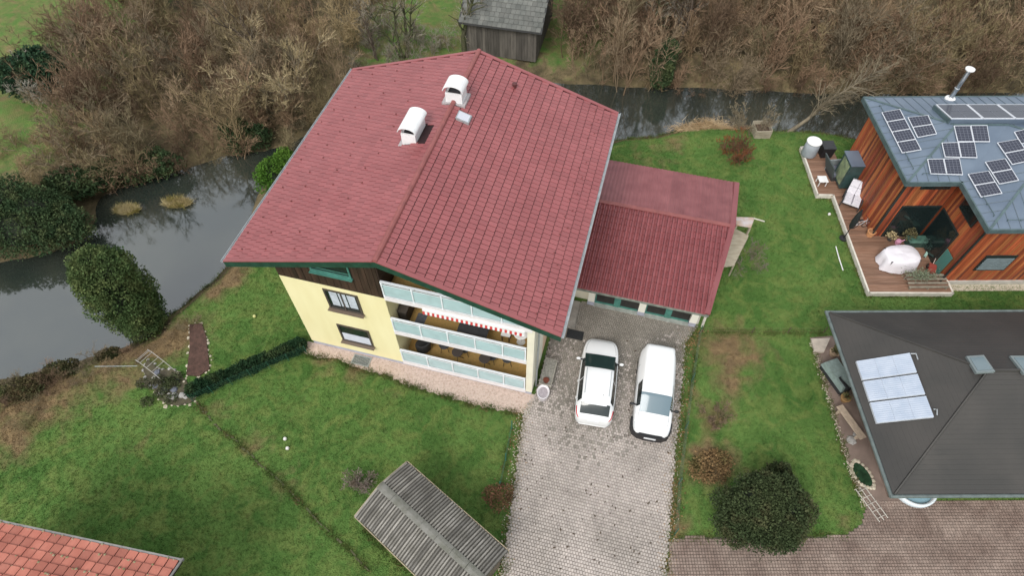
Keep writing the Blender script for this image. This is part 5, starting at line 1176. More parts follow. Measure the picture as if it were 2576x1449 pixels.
for i in range(2):
    for j in range(2):
        z0, z1 = .46 + j * .36, .80 + j * .36; y0_, y1_ = .42 + j * .2, .61 + j * .2; x0 = -.44 + i * .45
        MB().hexa([(x0, y0_, z0), (x0 + .43, y0_, z0), (x0 + .43, y0_ + .14, z0 - .05), (x0, y0_ + .14, z0 - .05)], [(x0, y1_, z1), (x0 + .43, y1_, z1), (x0 + .43, y1_ + .14, z1 - .05), (x0, y1_ + .14, z1 - .05)]).build('back_cushion', CUSH, wc_)
for s in (-1, 1):
    B('arm_rest', DKGREY, wc_, s * .5 - .03, s * .5 + .03, -.4, .5, .58, .62)
    for yy in (-.36, .46): B('leg', DKGREY, wc_, s * .5 - .025, s * .5 + .025, yy - .025, yy + .025, 0, .579)
B('seat_frame', DKGREY, wc_, -.47, .47, -.42, .46, .30, .355)
um = place('closed_parasol', 'closed dark parasol standing at the left edge of the deck', 'parasol', 2121, 600, .0)
MB().lathe([(.24, 0), (.24, .06), (.06, .10), (.03, .3)], 16).build('base', BLACKP, um); MB().tube([(0, 0, .1), (0, 0, 2.4)], .025, 8).build('pole', DKGREY, um)
MB().lathe([(.04, .85), (.14, 1.05), (.17, 1.5), (.13, 2.0), (.03, 2.38)], 10).build('folded_canopy', mat('parasol_dark', (.012, .016, .016), .8), um)
bk = place('bicycle', 'small bicycle parked against the deck wall near the parasol', 'bicycle', 2158, 573, DZ, R(10))
for s in (-.36, .36):
    ring = [(s + .24 * math.cos(2 * math.pi * i / 20), 0, .26 + .24 * math.sin(2 * math.pi * i / 20)) for i in range(21)]
    wh = MB().tube(ring, .02, 6, False).build('wheel', RUBBER, bk)
    for i in range(6): t = math.pi * i / 6; MB().bar((s + .23 * math.cos(t), 0, .26 + .23 * math.sin(t)), (s - .23 * math.cos(t), 0, .26 - .23 * math.sin(t)), .005).build('spoke', CHROME, wh)
BF = mat('bike_frame', (.55, .56, .58), .3)
MB().tube([(-.36, 0, .26), (-.12, 0, .55), (.26, 0, .58), (0, 0, .28), (-.36, 0, .26)], .016, 6).build('frame', BF, bk); MB().tube([(.36, 0, .26), (.26, 0, .58), (.24, 0, .74)], .015, 6).build('fork', BF, bk); MB().tube([(.22, -.22, .76), (.25, 0, .75), (.22, .22, .76)], .013, 6).build('handlebar', BLACKP, bk)
MB().hexa([(-.24, -.06, .64), (-.02, -.025, .65), (-.02, .025, .65), (-.24, .06, .64)], [(-.24, -.07, .69), (0, -.02, .69), (0, .02, .69), (-.24, .07, .69)]).build('saddle', BLACKP, bk); MB().tube([(-.12, 0, .54), (-.13, 0, .65)], .013, 6).build('seat_post', CHROME, bk)
ps_ = place('orange_pot', 'orange terracotta block planter at the timber house corner', 'planter', 2186, 592, DZ)
MB().lathe([(.17, 0), (.21, .28), (.23, .29), (.23, .36), (.19, .36), (.18, .30), (.02, .30)], 18).build('pot', mat('orange_clay', (.55, .27, .12), .8), ps_)
MB().lathe([(.17, .302), (.10, .33), (.02, .34)], 12).build('soil', mat('pot_soil', (.30, .15, .07), .95), ps_)
# big white covered table
cv = place('covered_table', 'large table hidden under a crumpled white cover on the deck', 'covered table', 2252, 662, DZ, R(4))
mbv = MB(); n1, n2 = 40, 10; rp = [(.0, .86), (.45, .87), (.86, .84), (.96, .74), (1.0, .5), (1.04, .25), (1.08, .03)]
def rad_(t): return 1 / ((abs(math.cos(t)) ** 3.2 + abs(math.sin(t)) ** 3.2) ** (1 / 3.2))
for i, (r_, z) in enumerate(rp):
    for j in range(n1):
        t = 2 * math.pi * j / n1; fold = (.05 * math.sin(7 * t + 1.2) + .04 * math.sin(11 * t)) * (max(0, i - 2) / 4); rr = rad_(t) * (r_ + fold)
        mbv.v.append((rr * math.cos(t) * .95, rr * math.sin(t) * .66, z + (.02 * math.sin(5 * t) if i == 6 else (.025 * math.sin(3 * t + r_ * 4) if 0 < i < 3 else 0))))
mbv.f = [(i * n1 + j, i * n1 + (j + 1) % n1, (i + 1) * n1 + (j + 1) % n1, (i + 1) * n1 + j)[::-1] for i in range(len(rp) - 1) for j in range(n1)]
mbv.build('cover', mat('tarp_white', (.76, .73, .77), .7, .05, 3, bump=.5, bscale=6), cv, True)
for sx in (-1, 1):
    for sy in (-1, 1): B('leg', DKGREY, cv, sx * .75 - .04, sx * .75 + .04, sy * .45 - .04, sy * .45 + .04, 0, .78)
# low rack of planks and plants at the front of the deck
rk = place('plant_rack', 'low weathered plank rack with plants at the front edge of the deck', 'rack', 2320, 726, .0)
RW = mat('rack_wood', (.24, .21, .16), .85, .25, 5)
for i in range(4): B('slat', RW, rk, -1.05, 1.05, -.30 + i * .22, -.18 + i * .22, .46 + i * .05, .50 + i * .05)
for s in (-1, 0, 1): B('leg', RW, rk, s * .95 - .04, s * .95 + .04, -.28, -.20, 0, .458); B('leg', RW, rk, s * .95 - .04, s * .95 + .04, .38, .46, 0.0, .60)
B('shelf', mat('rack_shelf', (.07, .05, .045), .9), rk, -1.0, 1.0, -.27, .44, .14, .18)
mbp = MB()
for i in range(900):
    x, y = random.gauss(-.35, .42), random.gauss(.3, .18); z = .66 + random.random() * .32; t = random.uniform(0, 6); s = random.uniform(.03, .07)
    mbp.add([(x, y, z), (x + s * math.cos(t), y + s * math.sin(t), z + .03), (x + s * math.cos(t + 1), y + s * math.sin(t + 1), z + random.uniform(-.03, .05))], [(0, 1, 2)])
mbp.build('herb_leaves', mat('grey_green_leaf', (.12, .16, .08), .85, scale=9, col2=(.22, .24, .17)), rk)
# clutter near the glazing
def leafclump(nm, lab, u, v, z, r_, h, nleaf, ma, pot=None):
    o = place(nm, lab, 'potted plant', u, v, z); m2 = MB()
    for i in range(nleaf):
        t, q = random.uniform(0, 6.3), random.random() ** .5; x, y = r_ * q * math.cos(t), r_ * q * math.sin(t); zz = .25 + h * random.random() * (1.1 - q * .6); s = random.uniform(.04, .10); a_ = random.uniform(0, 6)
        m2.add([(x, y, zz), (x + s * math.cos(a_), y + s * math.sin(a_), zz + s * .3), (x + s * math.cos(a_ + .9), y + s * math.sin(a_ + .9), zz - s * .2)], [(0, 1, 2)])
    m2.build('leaves', ma, o)
    MB().lathe([(.12, 0), (.16, .24), (.17, .26), (.14, .26), (.02, .24)], 14).build('pot', pot or mat('pot_dark', (.05, .05, .05), .7), o); return o
leafclump('potted_plant', 'ochre-leaved potted plant at the left of the terrace glazing', 2236, 603, DZ, .28, .35, 200, mat('ochre_leaf', (.34, .24, .10), .8, scale=9, col2=(.5, .42, .25)))
leafclump('potted_plant', 'tall dark potted plant before the terrace glazing', 2278, 606, DZ, .34, .8, 420, mat('dark_leaf', (.07, .06, .03), .8, scale=8, col2=(.15, .13, .05)))
leafclump('potted_plant', 'broad green potted plant in the inner corner of the terrace', 2330, 628, DZ, .4, .6, 420, mat('deep_green_leaf', (.012, .04, .03), .7, scale=8, col2=(.03, .06, .05)))
pk = place('pink_watering_can', 'pink watering can beside the terrace glazing', 'watering can', 2256, 612, DZ)
MB().lathe([(.14, 0), (.15, .2), (.12, .26), (.05, .27)], 14).build('body', mat('pink_plastic', (.62, .30, .42), .5), pk); MB().tube([(.1, 0, .12), (.3, 0, .3)], .025, 6).build('spout', MATS['pink_plastic'], pk); MB().tube([(-.13, 0, .1), (-.24, 0, .22), (-.08, 0, .28)], .015, 6).build('handle', MATS['pink_plastic'], pk)
gb = place('green_storage_bench', 'dark green covered storage bench in front of the terrace glazing', 'storage bench', 2300, 614, DZ)
B('body', mat('bench_green', (.035, .08, .065), .6, .3, 6), gb, -.55, .55, -.25, .25, 0, .42); MB().hexa([(-.58, -.28, .421), (.58, -.28, .421), (.58, .28, .421), (-.58, .28, .421)], [(-.5, -.2, .5), (.5, -.2, .5), (.5, .2, .5), (-.5, .2, .5)]).build('lid', mat('bench_lid', (.06, .13, .10), .5, .3, 6), gb)
sc = place('toy_scooter', 'pale green toy scooter lying on the deck right of the covered table', 'scooter', 2328, 640, DZ, R(50))
B('footboard', mat('mint', (.40, .60, .52), .5), sc, -.3, .2, -.06, .06, .06, .09); MB().tube([(.2, 0, .08), (.3, 0, .5)], .015, 6).build('steering_column', CHROME, sc); MB().tube([(.3, -.14, .5), (.3, .14, .5)], .015, 6).build('handlebar', BLACKP, sc)
for x_ in (-.28, .24): wh = MB().lathe([(.02, -.015), (.06, -.015), (.06, .015), (.02, .015)], 12); wh.v = [(v[0] + x_, v[2], v[1] + .06) for v in wh.v]; wh.build('wheel', RUBBER, sc)
ld = place('red_hand_cart', 'small red wooden hand cart beside the plant rack', 'cart', 2338, 682, DZ, R(60))
B('tray', mat('red_wood', (.28, .05, .035), .7, .2, 5), ld, -.3, .3, -.18, .18, .14, .3); MB().tube([(.3, 0, .2), (.75, 0, .5)], .02, 6).build('handle', mat('handle_wood', (.5, .4, .34), .7), ld)
for x_ in (-.2, .2):
    for s in (-1, 1): wh = MB().lathe([(.02, -.02), (.11, -.02), (.11, .02), (.02, .02)], 14); wh.v = [(v[0] + x_, v[2] + s * .21, v[1] + .11) for v in wh.v]; wh.build('wheel', RUBBER, ld)
wl_ = MB().tube([P(2102, 620, .05), P(2110, 650, .06), P(2120, 680, .05)], .03, 6).build('edging_pole', WHITE); tag(wl_, 'thin white pole lying in the grass left of the deck', 'pole')

# ================================================================== PLANTS
def unit(v): return v / (np.linalg.norm(v, axis=-1, keepdims=True) + 1e-9)
def prisms(p0, p1, r0, r1):
    d = unit(p1 - p0); up = np.where(np.abs(d[:, 2:3]) < .9, np.array([[0, 0, 1.]]), np.array([[1., 0, 0]])); x = unit(np.cross(d, up)); y = np.cross(x, d)
    vs = []
    for p, r_ in ((p0, r0), (p1, r1)):
        for k in range(3): t = 2.0944 * k; vs.append(p + (x * math.cos(t) + y * math.sin(t)) * r_[:, None])
    v = np.stack(vs, 1).reshape(-1, 3); b = (np.arange(len(p0)) * 6)[:, None]
    f = np.concatenate([b + np.array([[k, 3 + k, 3 + (k + 1) % 3]]) for k in range(3)] + [b + np.array([[k, 3 + (k + 1) % 3, (k + 1) % 3]]) for k in range(3)])
    return v, f
def slivers(p0, p1, r0, rng):
    d = unit(p1 - p0); s = unit(np.cross(d, rng.normal(size=d.shape))) * r0[:, None]
    v = np.stack([p0 - s, p0 + s, p1], 1).reshape(-1, 3); f = np.arange(len(p0) * 3).reshape(-1, 3); return v, f
def join(parts):
    vs, fs, o = [], [], 0
    for v, f in parts: vs.append(v); fs.append(f + o); o += len(v)
    return np.concatenate(vs), np.concatenate(fs)
def sprout(p0, d, ln, k, t0, t1, ang, lf, rng, upb=.15):
    n_ = len(p0); i = np.repeat(np.arange(n_), k); t = rng.uniform(t0, t1, n_ * k)
    q = p0[i] + d[i] * (ln[i] * t)[:, None]
    side = unit(np.cross(d[i], rng.normal(size=(n_ * k, 3)))); a = rng.normal(ang, .22, n_ * k)
    nd = unit(d[i] * np.cos(a)[:, None] + side * np.sin(a)[:, None] + np.array([0, 0, upb]))
    return q, nd, ln[i] * lf * rng.uniform(.6, 1.2, n_ * k) * (1.15 - .5 * t)
def bare(seed, nstem, h, spread, k1=6, k2=5, k3=5, lean=(0, 0, 0), r=.05, base=.35, tw=.011):
    """wood parts, twig parts of a leafless shrub or tree"""
    rng = np.random.default_rng(seed)
    a = rng.uniform(0, 6.283, nstem); q = rng.uniform(0, 1, nstem) ** .5 * base
    p = np.stack([q * np.cos(a), q * np.sin(a), np.full(nstem, -.15)], 1)
    d = unit(np.stack([np.cos(a) * spread * rng.uniform(.2, 1, nstem), np.sin(a) * spread * rng.uniform(.2, 1, nstem), np.ones(nstem)], 1) + np.array(lean))
    ln = h * rng.uniform(.7, 1.05, nstem); wood = []; segs = 4; P0, D0, L0 = [], [], []
    cur = p.copy(); cd = d.copy(); rad = r * rng.uniform(.6, 1.1, nstem)
    for s in range(segs):
        nx_ = cur + cd * (ln / segs)[:, None]; f0, f1 = 1 - s / segs * .85, 1 - (s + 1) / segs * .85
        wood.append(prisms(cur, nx_, rad * f0, rad * f1))
        if s > 0: P0.append(cur); D0.append(cd); L0.append(ln / segs)
        cur = nx_; cd = unit(cd + rng.normal(0, .13, cd.shape))
    P0, D0, L0 = np.concatenate(P0), np.concatenate(D0), np.concatenate(L0)
    q1, d1, l1 = sprout(P0, D0, L0, k1, .0, 1, .75, 1.15, rng); m1 = q1 + d1 * (l1 * .5)[:, None]; e1d = unit(d1 + rng.normal(0, .2, d1.shape)); e1 = m1 + e1d * (l1 * .5)[:, None]
    r1 = np.full(len(q1), r * .30); wood += [prisms(q1, m1, r1, r1 * .7), prisms(m1, e1, r1 * .7, r1 * .35)]
    q2, d2, l2 = sprout(q1, d1, l1, k2, .25, 1, .65, .60, rng)
    e2 = q2 + d2 * l2[:, None]; tws = [slivers(q2, e2, np.full(len(q2), tw * 1.5), rng)]
    q3, d3, l3 = sprout(q2, d2, l2, k3, .2, 1, .6, .62, rng)
    tws.append(slivers(q3, q3 + d3 * l3[:, None], np.full(len(q3), tw), rng))
    return join(wood), join(tws)
def xf(v, p, s, rz):
    c, n_ = math.cos(rz), math.sin(rz); o = v * s; return np.stack([o[:, 0] * c - o[:, 1] * n_ + p[0], o[:, 0] * n_ + o[:, 1] * c + p[1], o[:, 2] + p[2]], 1)
def brushmat(name, c1, c2, c3):
    m = mat(name, c1, .9, scale=.17 if name.startswith('brush') else .5, col2=c2, spec=.1, detail=4)
    n = m.node_tree.nodes; l = m.node_tree.links; b = n['Principled BSDF']; src = b.inputs['Base Color'].links[0].from_socket
    g = n.new('ShaderNodeNewGeometry'); t = n.new('ShaderNodeTexNoise'); t.inputs['Scale'].default_value = 1.4; t.inputs['Detail'].default_value = 3; l.new(g.outputs['Position'], t.inputs['Vector'])
    q = n.new('ShaderNodeMapRange'); q.inputs[1].default_value = .48; q.inputs[2].default_value = .66; l.new(t.outputs[0], q.inputs[0])
    x = n.new('ShaderNodeMix'); x.data_type = 'RGBA'; l.new(q.outputs[0], x.inputs['Factor']); l.new(src, x.inputs['A']); x.inputs['B'].default_value = (*c3, 1); l.new(x.outputs['Result'], b.inputs['Base Color']); return m
def tonemat(name, cols):
    m = bpy.data.materials.new(name); m.use_nodes = True; MATS[name] = m; n = m.node_tree.nodes; l = m.node_tree.links; b = n['Principled BSDF']; b.inputs['Roughness'].default_value = .9; b.inputs['Specular IOR Level'].default_value = .1
    a = n.new('ShaderNodeAttribute'); a.attribute_name = 'tone'; r_ = n.new('ShaderNodeValToRGB'); l.new(a.outputs['Fac'], r_.inputs[0]); e = r_.color_ramp.elements
    while len(e) < len(cols): e.new(.5)
    for i, c in enumerate(cols): e[i].position = i / (len(cols) - 1); e[i].color = (*c, 1)
    l.new(r_.outputs[0], b.inputs['Base Color']); return m
TONE1 = tonemat('thicket_brown', [(.11, .075, .050), (.21, .138, .090), (.29, .195, .125), (.23, .185, .100), (.17, .14, .095), (.33, .235, .150)])
TONE2 = tonemat('thicket_tan', [(.15, .11, .065), (.28, .215, .115), (.36, .28, .155), (.24, .165, .10), (.22, .19, .13), (.38, .285, .17)])
BRB = brushmat('brush_brown', (.18, .125, .088), (.31, .215, .15), (.17, .145, .08))
BRO = brushmat('brush_olive', (.20, .165, .095), (.33, .265, .15), (.19, .135, .095))
BRG = brushmat('brush_grey', (.20, .175, .14), (.29, .265, .21), (.17, .13, .09))
BARK = mat('bark', (.10, .075, .055), .95, .35, 5, bump=.5); BARKM = mat('mossy_bark', (.07, .065, .04), .95, scale=3, col2=(.075, .085, .03), bump=.5); BARKP = mat('pale_bark', (.21, .175, .12), .9, .25, 5, bump=.4)

PROT = []
for s in range(6):
    if s < 3: w_, t_ = bare(100 + s, 8, 1.0, .5 if s % 2 else .28, 4, 4, 5, r=.011, base=.2, tw=.0027)
    elif s < 5: w_, t_ = bare(100 + s, 2, 1.0, .22, 9, 5, 4, r=.022, base=.06, tw=.0029)
    else: w_, t_ = bare(100 + s, 14, .8, .7, 3, 4, 4, r=.008, base=.25, tw=.0026)
    PROT.append(join([w_, t_]))
def region(poly, n_, seed):
    rng = random.Random(seed); us = [p[0] for p in poly]; vs = [p[1] for p in poly]; out = []; tries = 0
    while len(out) < n_ and tries < n_ * 60:
        tries += 1; u, v = rng.uniform(min(us), max(us)), rng.uniform(min(vs), max(vs))
        if not inpoly(u, v, poly): continue
        p = P(u, v, .0)
        if inpoly(p.x, p.y, RIVER): continue
        if any((p.x - q.x) ** 2 + (p.y - q.y) ** 2 < .9 for q in out): continue
        out.append(p)
    return out
def thicket(label, poly, n_, hmin, hmax, ma, seed, wide=1.0):
    rng = random.Random(seed); parts = []; tones = []
    for p in region(poly, n_, seed):
        v, f = PROT[rng.randrange(6)]; h = rng.uniform(hmin, hmax); s = np.array([h * wide * rng.uniform(.9, 1.3), h * wide * rng.uniform(.9, 1.3), h])
        parts.append((xf(v, (p.x, p.y, gz(p.x, p.y) - .1), s, rng.uniform(0, 6.3)), f)); tones.append(np.full(len(v), rng.random(), np.float32))
    v, f = join(parts); o = npmesh('bare_thicket', v, f, {BRB: TONE1, BRO: TONE2}.get(ma, ma)); at = o.data.attributes.new('tone', 'FLOAT', 'POINT'); at.data.foreach_set('value', np.concatenate(tones)); return tag(o, label, 'thicket', kind='stuff')
thicket('leafless brown brush on the far bank left of the house', [(150, 120), (330, 30), (620, 60), (820, 150), (840, 270), (700, 350), (560, 375), (420, 410), (280, 450), (200, 420), (170, 300)], 78, 3.0, 5.8, BRB, 1, .82)
thicket('yellowish leafless brush beyond the brown brush, upper left', [(330, -60), (1000, -60), (960, 60), (880, 150), (700, 170), (560, 60), (330, 60)], 38, 3.2, 6.2, BRO, 2, .82)
thicket('leafless grey-brown brush behind the red roof', [(880, 60), (1150, 110), (1150, 170), (900, 200)], 16, 1.2, 2.4, BRG, 3)
thicket('dense leafless brown brush on the far bank right of the barn', [(1400, 130), (1500, 60), (1900, 40), (2250, 60), (2620, 50), (2620, 225), (2200, 232), (1950, 226), (1700, 215), (1560, 208), (1430, 190)], 92, 3.2, 7.0, BRB, 4, .82)
thicket('tangle of olive leafless brush along the top right', [(1480, -80), (2660, -80), (2660, 60), (1480, 50)], 50, 4.0, 6.8, BRO, 5, .8)
thicket('leafless shrubs hanging over the waterline of the far bank, right', [(1400, 190), (2640, 212), (2640, 245), (2100, 244), (1700, 232), (1430, 222)], 46, 1.4, 3.2, BRB, 9, 1.2)
thicket('leafless shrubs hanging over the waterline of the far bank, left', [(240, 430), (560, 365), (800, 280), (890, 230), (930, 270), (800, 345), (640, 402), (470, 440), (290, 490)], 34, 1.2, 3.0, BRB, 10, 1.2)
thicket('low scrub on the far bank at the left edge', [(0, 330), (170, 350), (260, 450), (230, 500), (60, 450), (0, 420)], 14, .8, 1.7, BRO, 6, 1.4)
thicket('dry brown scrub on the near bank at the left edge', [(-20, 955), (90, 945), (230, 905), (300, 900), (240, 960), (120, 1000), (110, 1060), (20, 1100), (-40, 1090)], 26, .5, 1.1, BRB, 7, 1.7)
thicket('dry twiggy plants along the near bank beside the big evergreen', [(300, 880), (420, 850), (480, 800), (500, 830), (440, 880), (330, 905)], 12, .4, .8, BRB, 8, 1.8)

def bare_tree(name, label, u, v, z, args, wm_, tm_, group=None, cat='tree', spots=None):
    p = P(u, v, z); zz = gz(p.x, p.y); o = thing(name, label, cat, (p.x, p.y, zz), 0, group)
    (wv, wf), (tv, tf) = bare(**args); tk = npmesh('trunk' if args['nstem'] < 3 else 'stems', wv, wf, wm_, o)
    if args['nstem'] > 2: tk['kind'] = 'stuff'
    npmesh('crown', tv, tf, tm_, o); return o
bare_tree('bare_tree', 'dark forked leafless tree left of the barn', 1018, 145, 0, dict(seed=11, nstem=4, h=5.2, spread=.35, k1=5, k2=4, k3=4, r=.16, base=.3, tw=.014), BARKM, BRG)
bare_tree('bare_tree', 'thin leaning leafless tree further left of the forked one', 945, 150, 0, dict(seed=12, nstem=3, h=5.0, spread=.3, lean=(-.15, 0, 0), k1=5, k2=4, k3=4, r=.09, base=.25, tw=.013), BARK, BRG)
bare_tree('mossy_tree', 'straight mossy trunk standing at the left corner of the barn', 1167, 130, 0, dict(seed=13, nstem=1, h=8.0, spread=.02, k1=7, k2=4, k3=3, r=.22, base=.02, tw=.013), BARKM, BRG)
bare_tree('bare_tree', 'tall dark leafless tree with a leaning trunk right of the barn', 1690, 130, 0, dict(seed=14, nstem=2, h=7.5, spread=.15, lean=(.12, 0, 0), k1=6, k2=5, k3=4, r=.17, base=.2, tw=.014), BARK, BRG)
bare_tree('bare_tree', 'greenish leafless trunk beside the leaning tree right of the barn', 1630, 120, 0, dict(seed=15, nstem=2, h=7, spread=.1, k1=6, k2=4, k3=4, r=.16, base=.2, tw=.014), BARKM, BRG)
bare_tree('bare_bush', 'large pale spreading leafless bush just left of the red roof', 705, 285, 0, dict(seed=16, nstem=12, h=5.2, spread=.75, k1=6, k2=5, k3=5, r=.06, base=.9, tw=.017), BARKP, brushmat('pale_twig', (.34, .27, .15), (.44, .36, .22), (.25, .19, .11)), cat='bush')
bare_tree('bare_bush', 'pale grey leafless bush beside the dark round evergreen, far left', 130, 260, 0, dict(seed=17, nstem=10, h=3.0, spread=.9, k1=6, k2=5, k3=4, r=.04, base=.6, tw=.013), BARKP, brushmat('silver_twig', (.30, .28, .23), (.40, .38, .33), (.24, .20, .15)), cat='bush')
bare_tree('leaning_tree', 'bare tree leaning out over the river behind the right-hand lawn', 1985, 318, 0, dict(seed=18, nstem=1, h=5.8, spread=.05, lean=(.85, .15, -.2), k1=14, k2=6, k3=6, r=.17, base=.02, tw=.011), BARKP, brushmat('tan_twig', (.20, .165, .11), (.27, .225, .15), (.15, .115, .075)))
bare_tree('bare_shrub', 'leafless riverbank shrub left of the leaning tree', 1880, 318, 0, dict(seed=19, nstem=12, h=2.0, spread=.9, k1=5, k2=5, k3=4, r=.025, base=.5, tw=.010), BARKP, MATS['tan_twig'], cat='shrub')
bare_tree('curved_tree', 'dark curved leafless trunk rising within the brush upper left', 735, 210, 0, dict(seed=20, nstem=2, h=7.2, spread=.2, lean=(-.35, 0, 0), k1=4, k2=4, k3=4, r=.15, base=.2, tw=.013), BARK, BRO)
bare_tree('bare_shrub', 'twiggy brown shrub on the strip between the drive and the bungalow lawn', 1797, 1052, 0, dict(seed=21, nstem=12, h=.9, spread=1.1, k1=5, k2=5, k3=5, r=.014, base=.25, tw=.007), BARK, BRB, cat='shrub')
bare_tree('bare_shrub', 'withered vine shrub with bare arching stems beside the garage woodpile', 1870, 660, 0, dict(seed=22, nstem=12, h=1.3, spread=1.0, k1=5, k2=4, k3=4, r=.016, base=.5, tw=.008), BARKP, BRG, cat='shrub')
bare_tree('fruit_bush', 'dark reddish bush with bare twigs on the lawn behind the garage', 1852, 405, 0, dict(seed=23, nstem=16, h=1.7, spread=.7, k1=6, k2=5, k3=5, r=.018, base=.4, tw=.011), BARK, brushmat('red_twig', (.13, .07, .045), (.20, .10, .06), (.30, .09, .03)), cat='bush')
bare_tree('bare_shrub', 'greyish tuft of bare stems at the upper left side of the board-roofed shed', 915, 1215, 0, dict(seed=24, nstem=16, h=1.0, spread=.6, k1=5, k2=5, k3=5, r=.012, base=.25, tw=.009), BARKP, brushmat('mauve_twig', (.26, .21, .18), (.34, .28, .25), (.2, .16, .12)), cat='shrub')

# evergreen crowns made of many small leaf faces
def leafcloud(seed, blobs, n_, s0, s1, surf=.35, ragged=False):
    """blobs: (x,y,z,rx,ry,rz); leaves sit mostly near the lumpy surface"""
    rng = np.random.default_rng(seed); sub = []
    for b_ in blobs:
        for k in range(24 if ragged else 0):
            d = unit(rng.normal(size=3)); d[2] = abs(d[2]) * .9 - .1; r_ = rng.uniform(.16, .44)
            sub.append((b_[0] + d[0] * b_[3] * .93, b_[1] + d[1] * b_[4] * .93, b_[2] + d[2] * b_[5] * .93, b_[3] * r_, b_[4] * r_, b_[5] * r_ * 1.15))
    blobs = list(blobs) + sub; vol = np.array([b_[3] * b_[4] * b_[5] for b_ in blobs]) ** .667; cnt = (vol / vol.sum() * n_).astype(int); pts = []; nrm = []
    for b_, c in zip(blobs, cnt):
        d = unit(rng.normal(size=(c, 3))); q = 1 - surf * rng.random(c) ** 1.6 + np.where(rng.random(c) < .06, rng.uniform(0, .16, c), 0)
        lump = 1 + .10 * np.sin(d[:, 0] * 9 + d[:, 2] * 7 + seed) + .08 * np.sin(d[:, 1] * 13 - d[:, 2] * 11)
        pts.append(np.array(b_[:3]) + d * (q * lump)[:, None] * np.array(b_[3:])); nrm.append(d)
    p, nn = np.concatenate(pts), np.concatenate(nrm)
    k = p[:, 2] > .02; p, nn = p[k], nn[k]
    m_ = len(p); a = unit(nn * .9 + rng.normal(size=(m_, 3)) * .7 + np.array([0, 0, .35])); b2 = unit(np.cross(a, rng.normal(size=(m_, 3)))); s = rng.uniform(s0, s1, m_)[:, None]
    v = np.stack([p - b2 * s * .45, p + b2 * s * .45, p + a * s * 1.1 + b2 * s * .2, p + a * s * .7 - b2 * s * .35], 1).reshape(-1, 3)
    f = np.arange(m_ * 4).reshape(-1, 4); return v, f
def evergreen(name, label, cat, u, v, blobs, n_, s0, s1, ma, seed, trunk=(.12, 1.0), base_z=0.0, group=None, core=True):
    p = P(u, v, base_z); o = thing(name, label, cat, (p.x, p.y, gz(p.x, p.y) if not base_z else base_z), 0, group)
    vv, ff = leafcloud(seed, blobs, n_, s0, s1, ragged=n_ > 3900); npmesh('crown', vv, ff, ma, o)
    MB().tube([(0, 0, -.1), (.03, .02, trunk[1] * .5), (0, .03, trunk[1])], [trunk[0], trunk[0] * .8, trunk[0] * .5], 7).build('trunk', BARK, o)
    if not core: return o
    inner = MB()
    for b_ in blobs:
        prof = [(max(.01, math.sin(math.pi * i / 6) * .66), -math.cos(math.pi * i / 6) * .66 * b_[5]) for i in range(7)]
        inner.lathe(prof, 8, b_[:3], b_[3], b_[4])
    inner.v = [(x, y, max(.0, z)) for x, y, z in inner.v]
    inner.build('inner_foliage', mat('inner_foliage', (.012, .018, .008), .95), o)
    return o
THU = brushmat('thuja_leaf', (.050, .090, .032), (.085, .125, .046), (.135, .165, .062)); YEW = brushmat('yew_leaf', (.038, .058, .026), (.064, .084, .036), (.092, .094, .045)); IVY = brushmat('ivy_leaf', (.032, .062, .028), (.060, .092, .040), (.085, .105, .045)); DARKE = brushmat('spruce_leaf', (.022, .055, .030), (.036, .075, .040), (.05, .08, .035))
evergreen('columnar_evergreen', 'big egg-shaped evergreen standing on the river bank, left of the lawn', 'tree', 355, 798, [(0, 0, 1.5, 1.2, 1.15, 1.6), (-.05, 0, 3.0, 1.4, 1.35, 1.8), (-.1, .1, 4.7, 1.3, 1.25, 1.4), (-.45, .3, 5.4, .8, .8, .8), (.4, .2, 5.2, .8, .8, .8), (.3, -.2, 2.2, 1.1, 1.1, 1.6)], 60000, .045, .10, THU, 41, (.2, 3))
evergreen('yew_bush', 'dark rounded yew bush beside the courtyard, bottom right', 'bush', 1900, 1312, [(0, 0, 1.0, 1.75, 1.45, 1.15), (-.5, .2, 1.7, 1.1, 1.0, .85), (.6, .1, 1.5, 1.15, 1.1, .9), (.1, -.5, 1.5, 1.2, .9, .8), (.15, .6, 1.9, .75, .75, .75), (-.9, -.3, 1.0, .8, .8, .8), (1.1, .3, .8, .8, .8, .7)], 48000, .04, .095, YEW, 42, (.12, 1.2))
evergreen('ivy_bush', 'spreading dark green bush on the far bank at the left edge', 'bush', 70, 590, [(0, 0, 1.0, 2.6, 1.7, 1.3), (-2.5, .3, 1.2, 2.2, 1.8, 1.5), (2.2, .2, .8, 1.6, 1.3, 1.0), (.6, 1.0, 1.5, 1.6, 1.3, 1.1), (-1.2, 1.5, 1.8, 1.6, 1.2, 1.1)], 44000, .05, .12, IVY, 43, (.14, 1.5))
evergreen('round_evergreen', 'small dark round evergreen on the far meadow, upper left', 'bush', 108, 232, [(0, 0, 1.3, 1.9, 1.7, 1.4), (.6, .2, 1.9, 1.4, 1.3, 1.1), (-.9, .1, 1.4, 1.3, 1.3, 1.1)], 15000, .09, .18, DARKE, 44, (.15, 1.4))
evergreen('bank_shrub', 'bright green bush between the river and the left roof eave', 'bush', 690, 445, [(0, 0, .4, .9, 1.3, .8), (.5, .9, .4, .8, .9, .7)], 7000, .05, .12, brushmat('bright_leaf', (.06, .15, .02), (.10, .19, .03), (.05, .11, .02)), 45, (.06, .4))
evergreen('ivy_clump', 'ivy-covered stump bush in the brush right of the barn', 'bush', 1660, 190, [(0, 0, 1.2, .8, .8, 1.6), (.3, .3, 2.3, .7, .7, 1.0)], 6000, .08, .16, IVY, 46, (.1, 1.5))
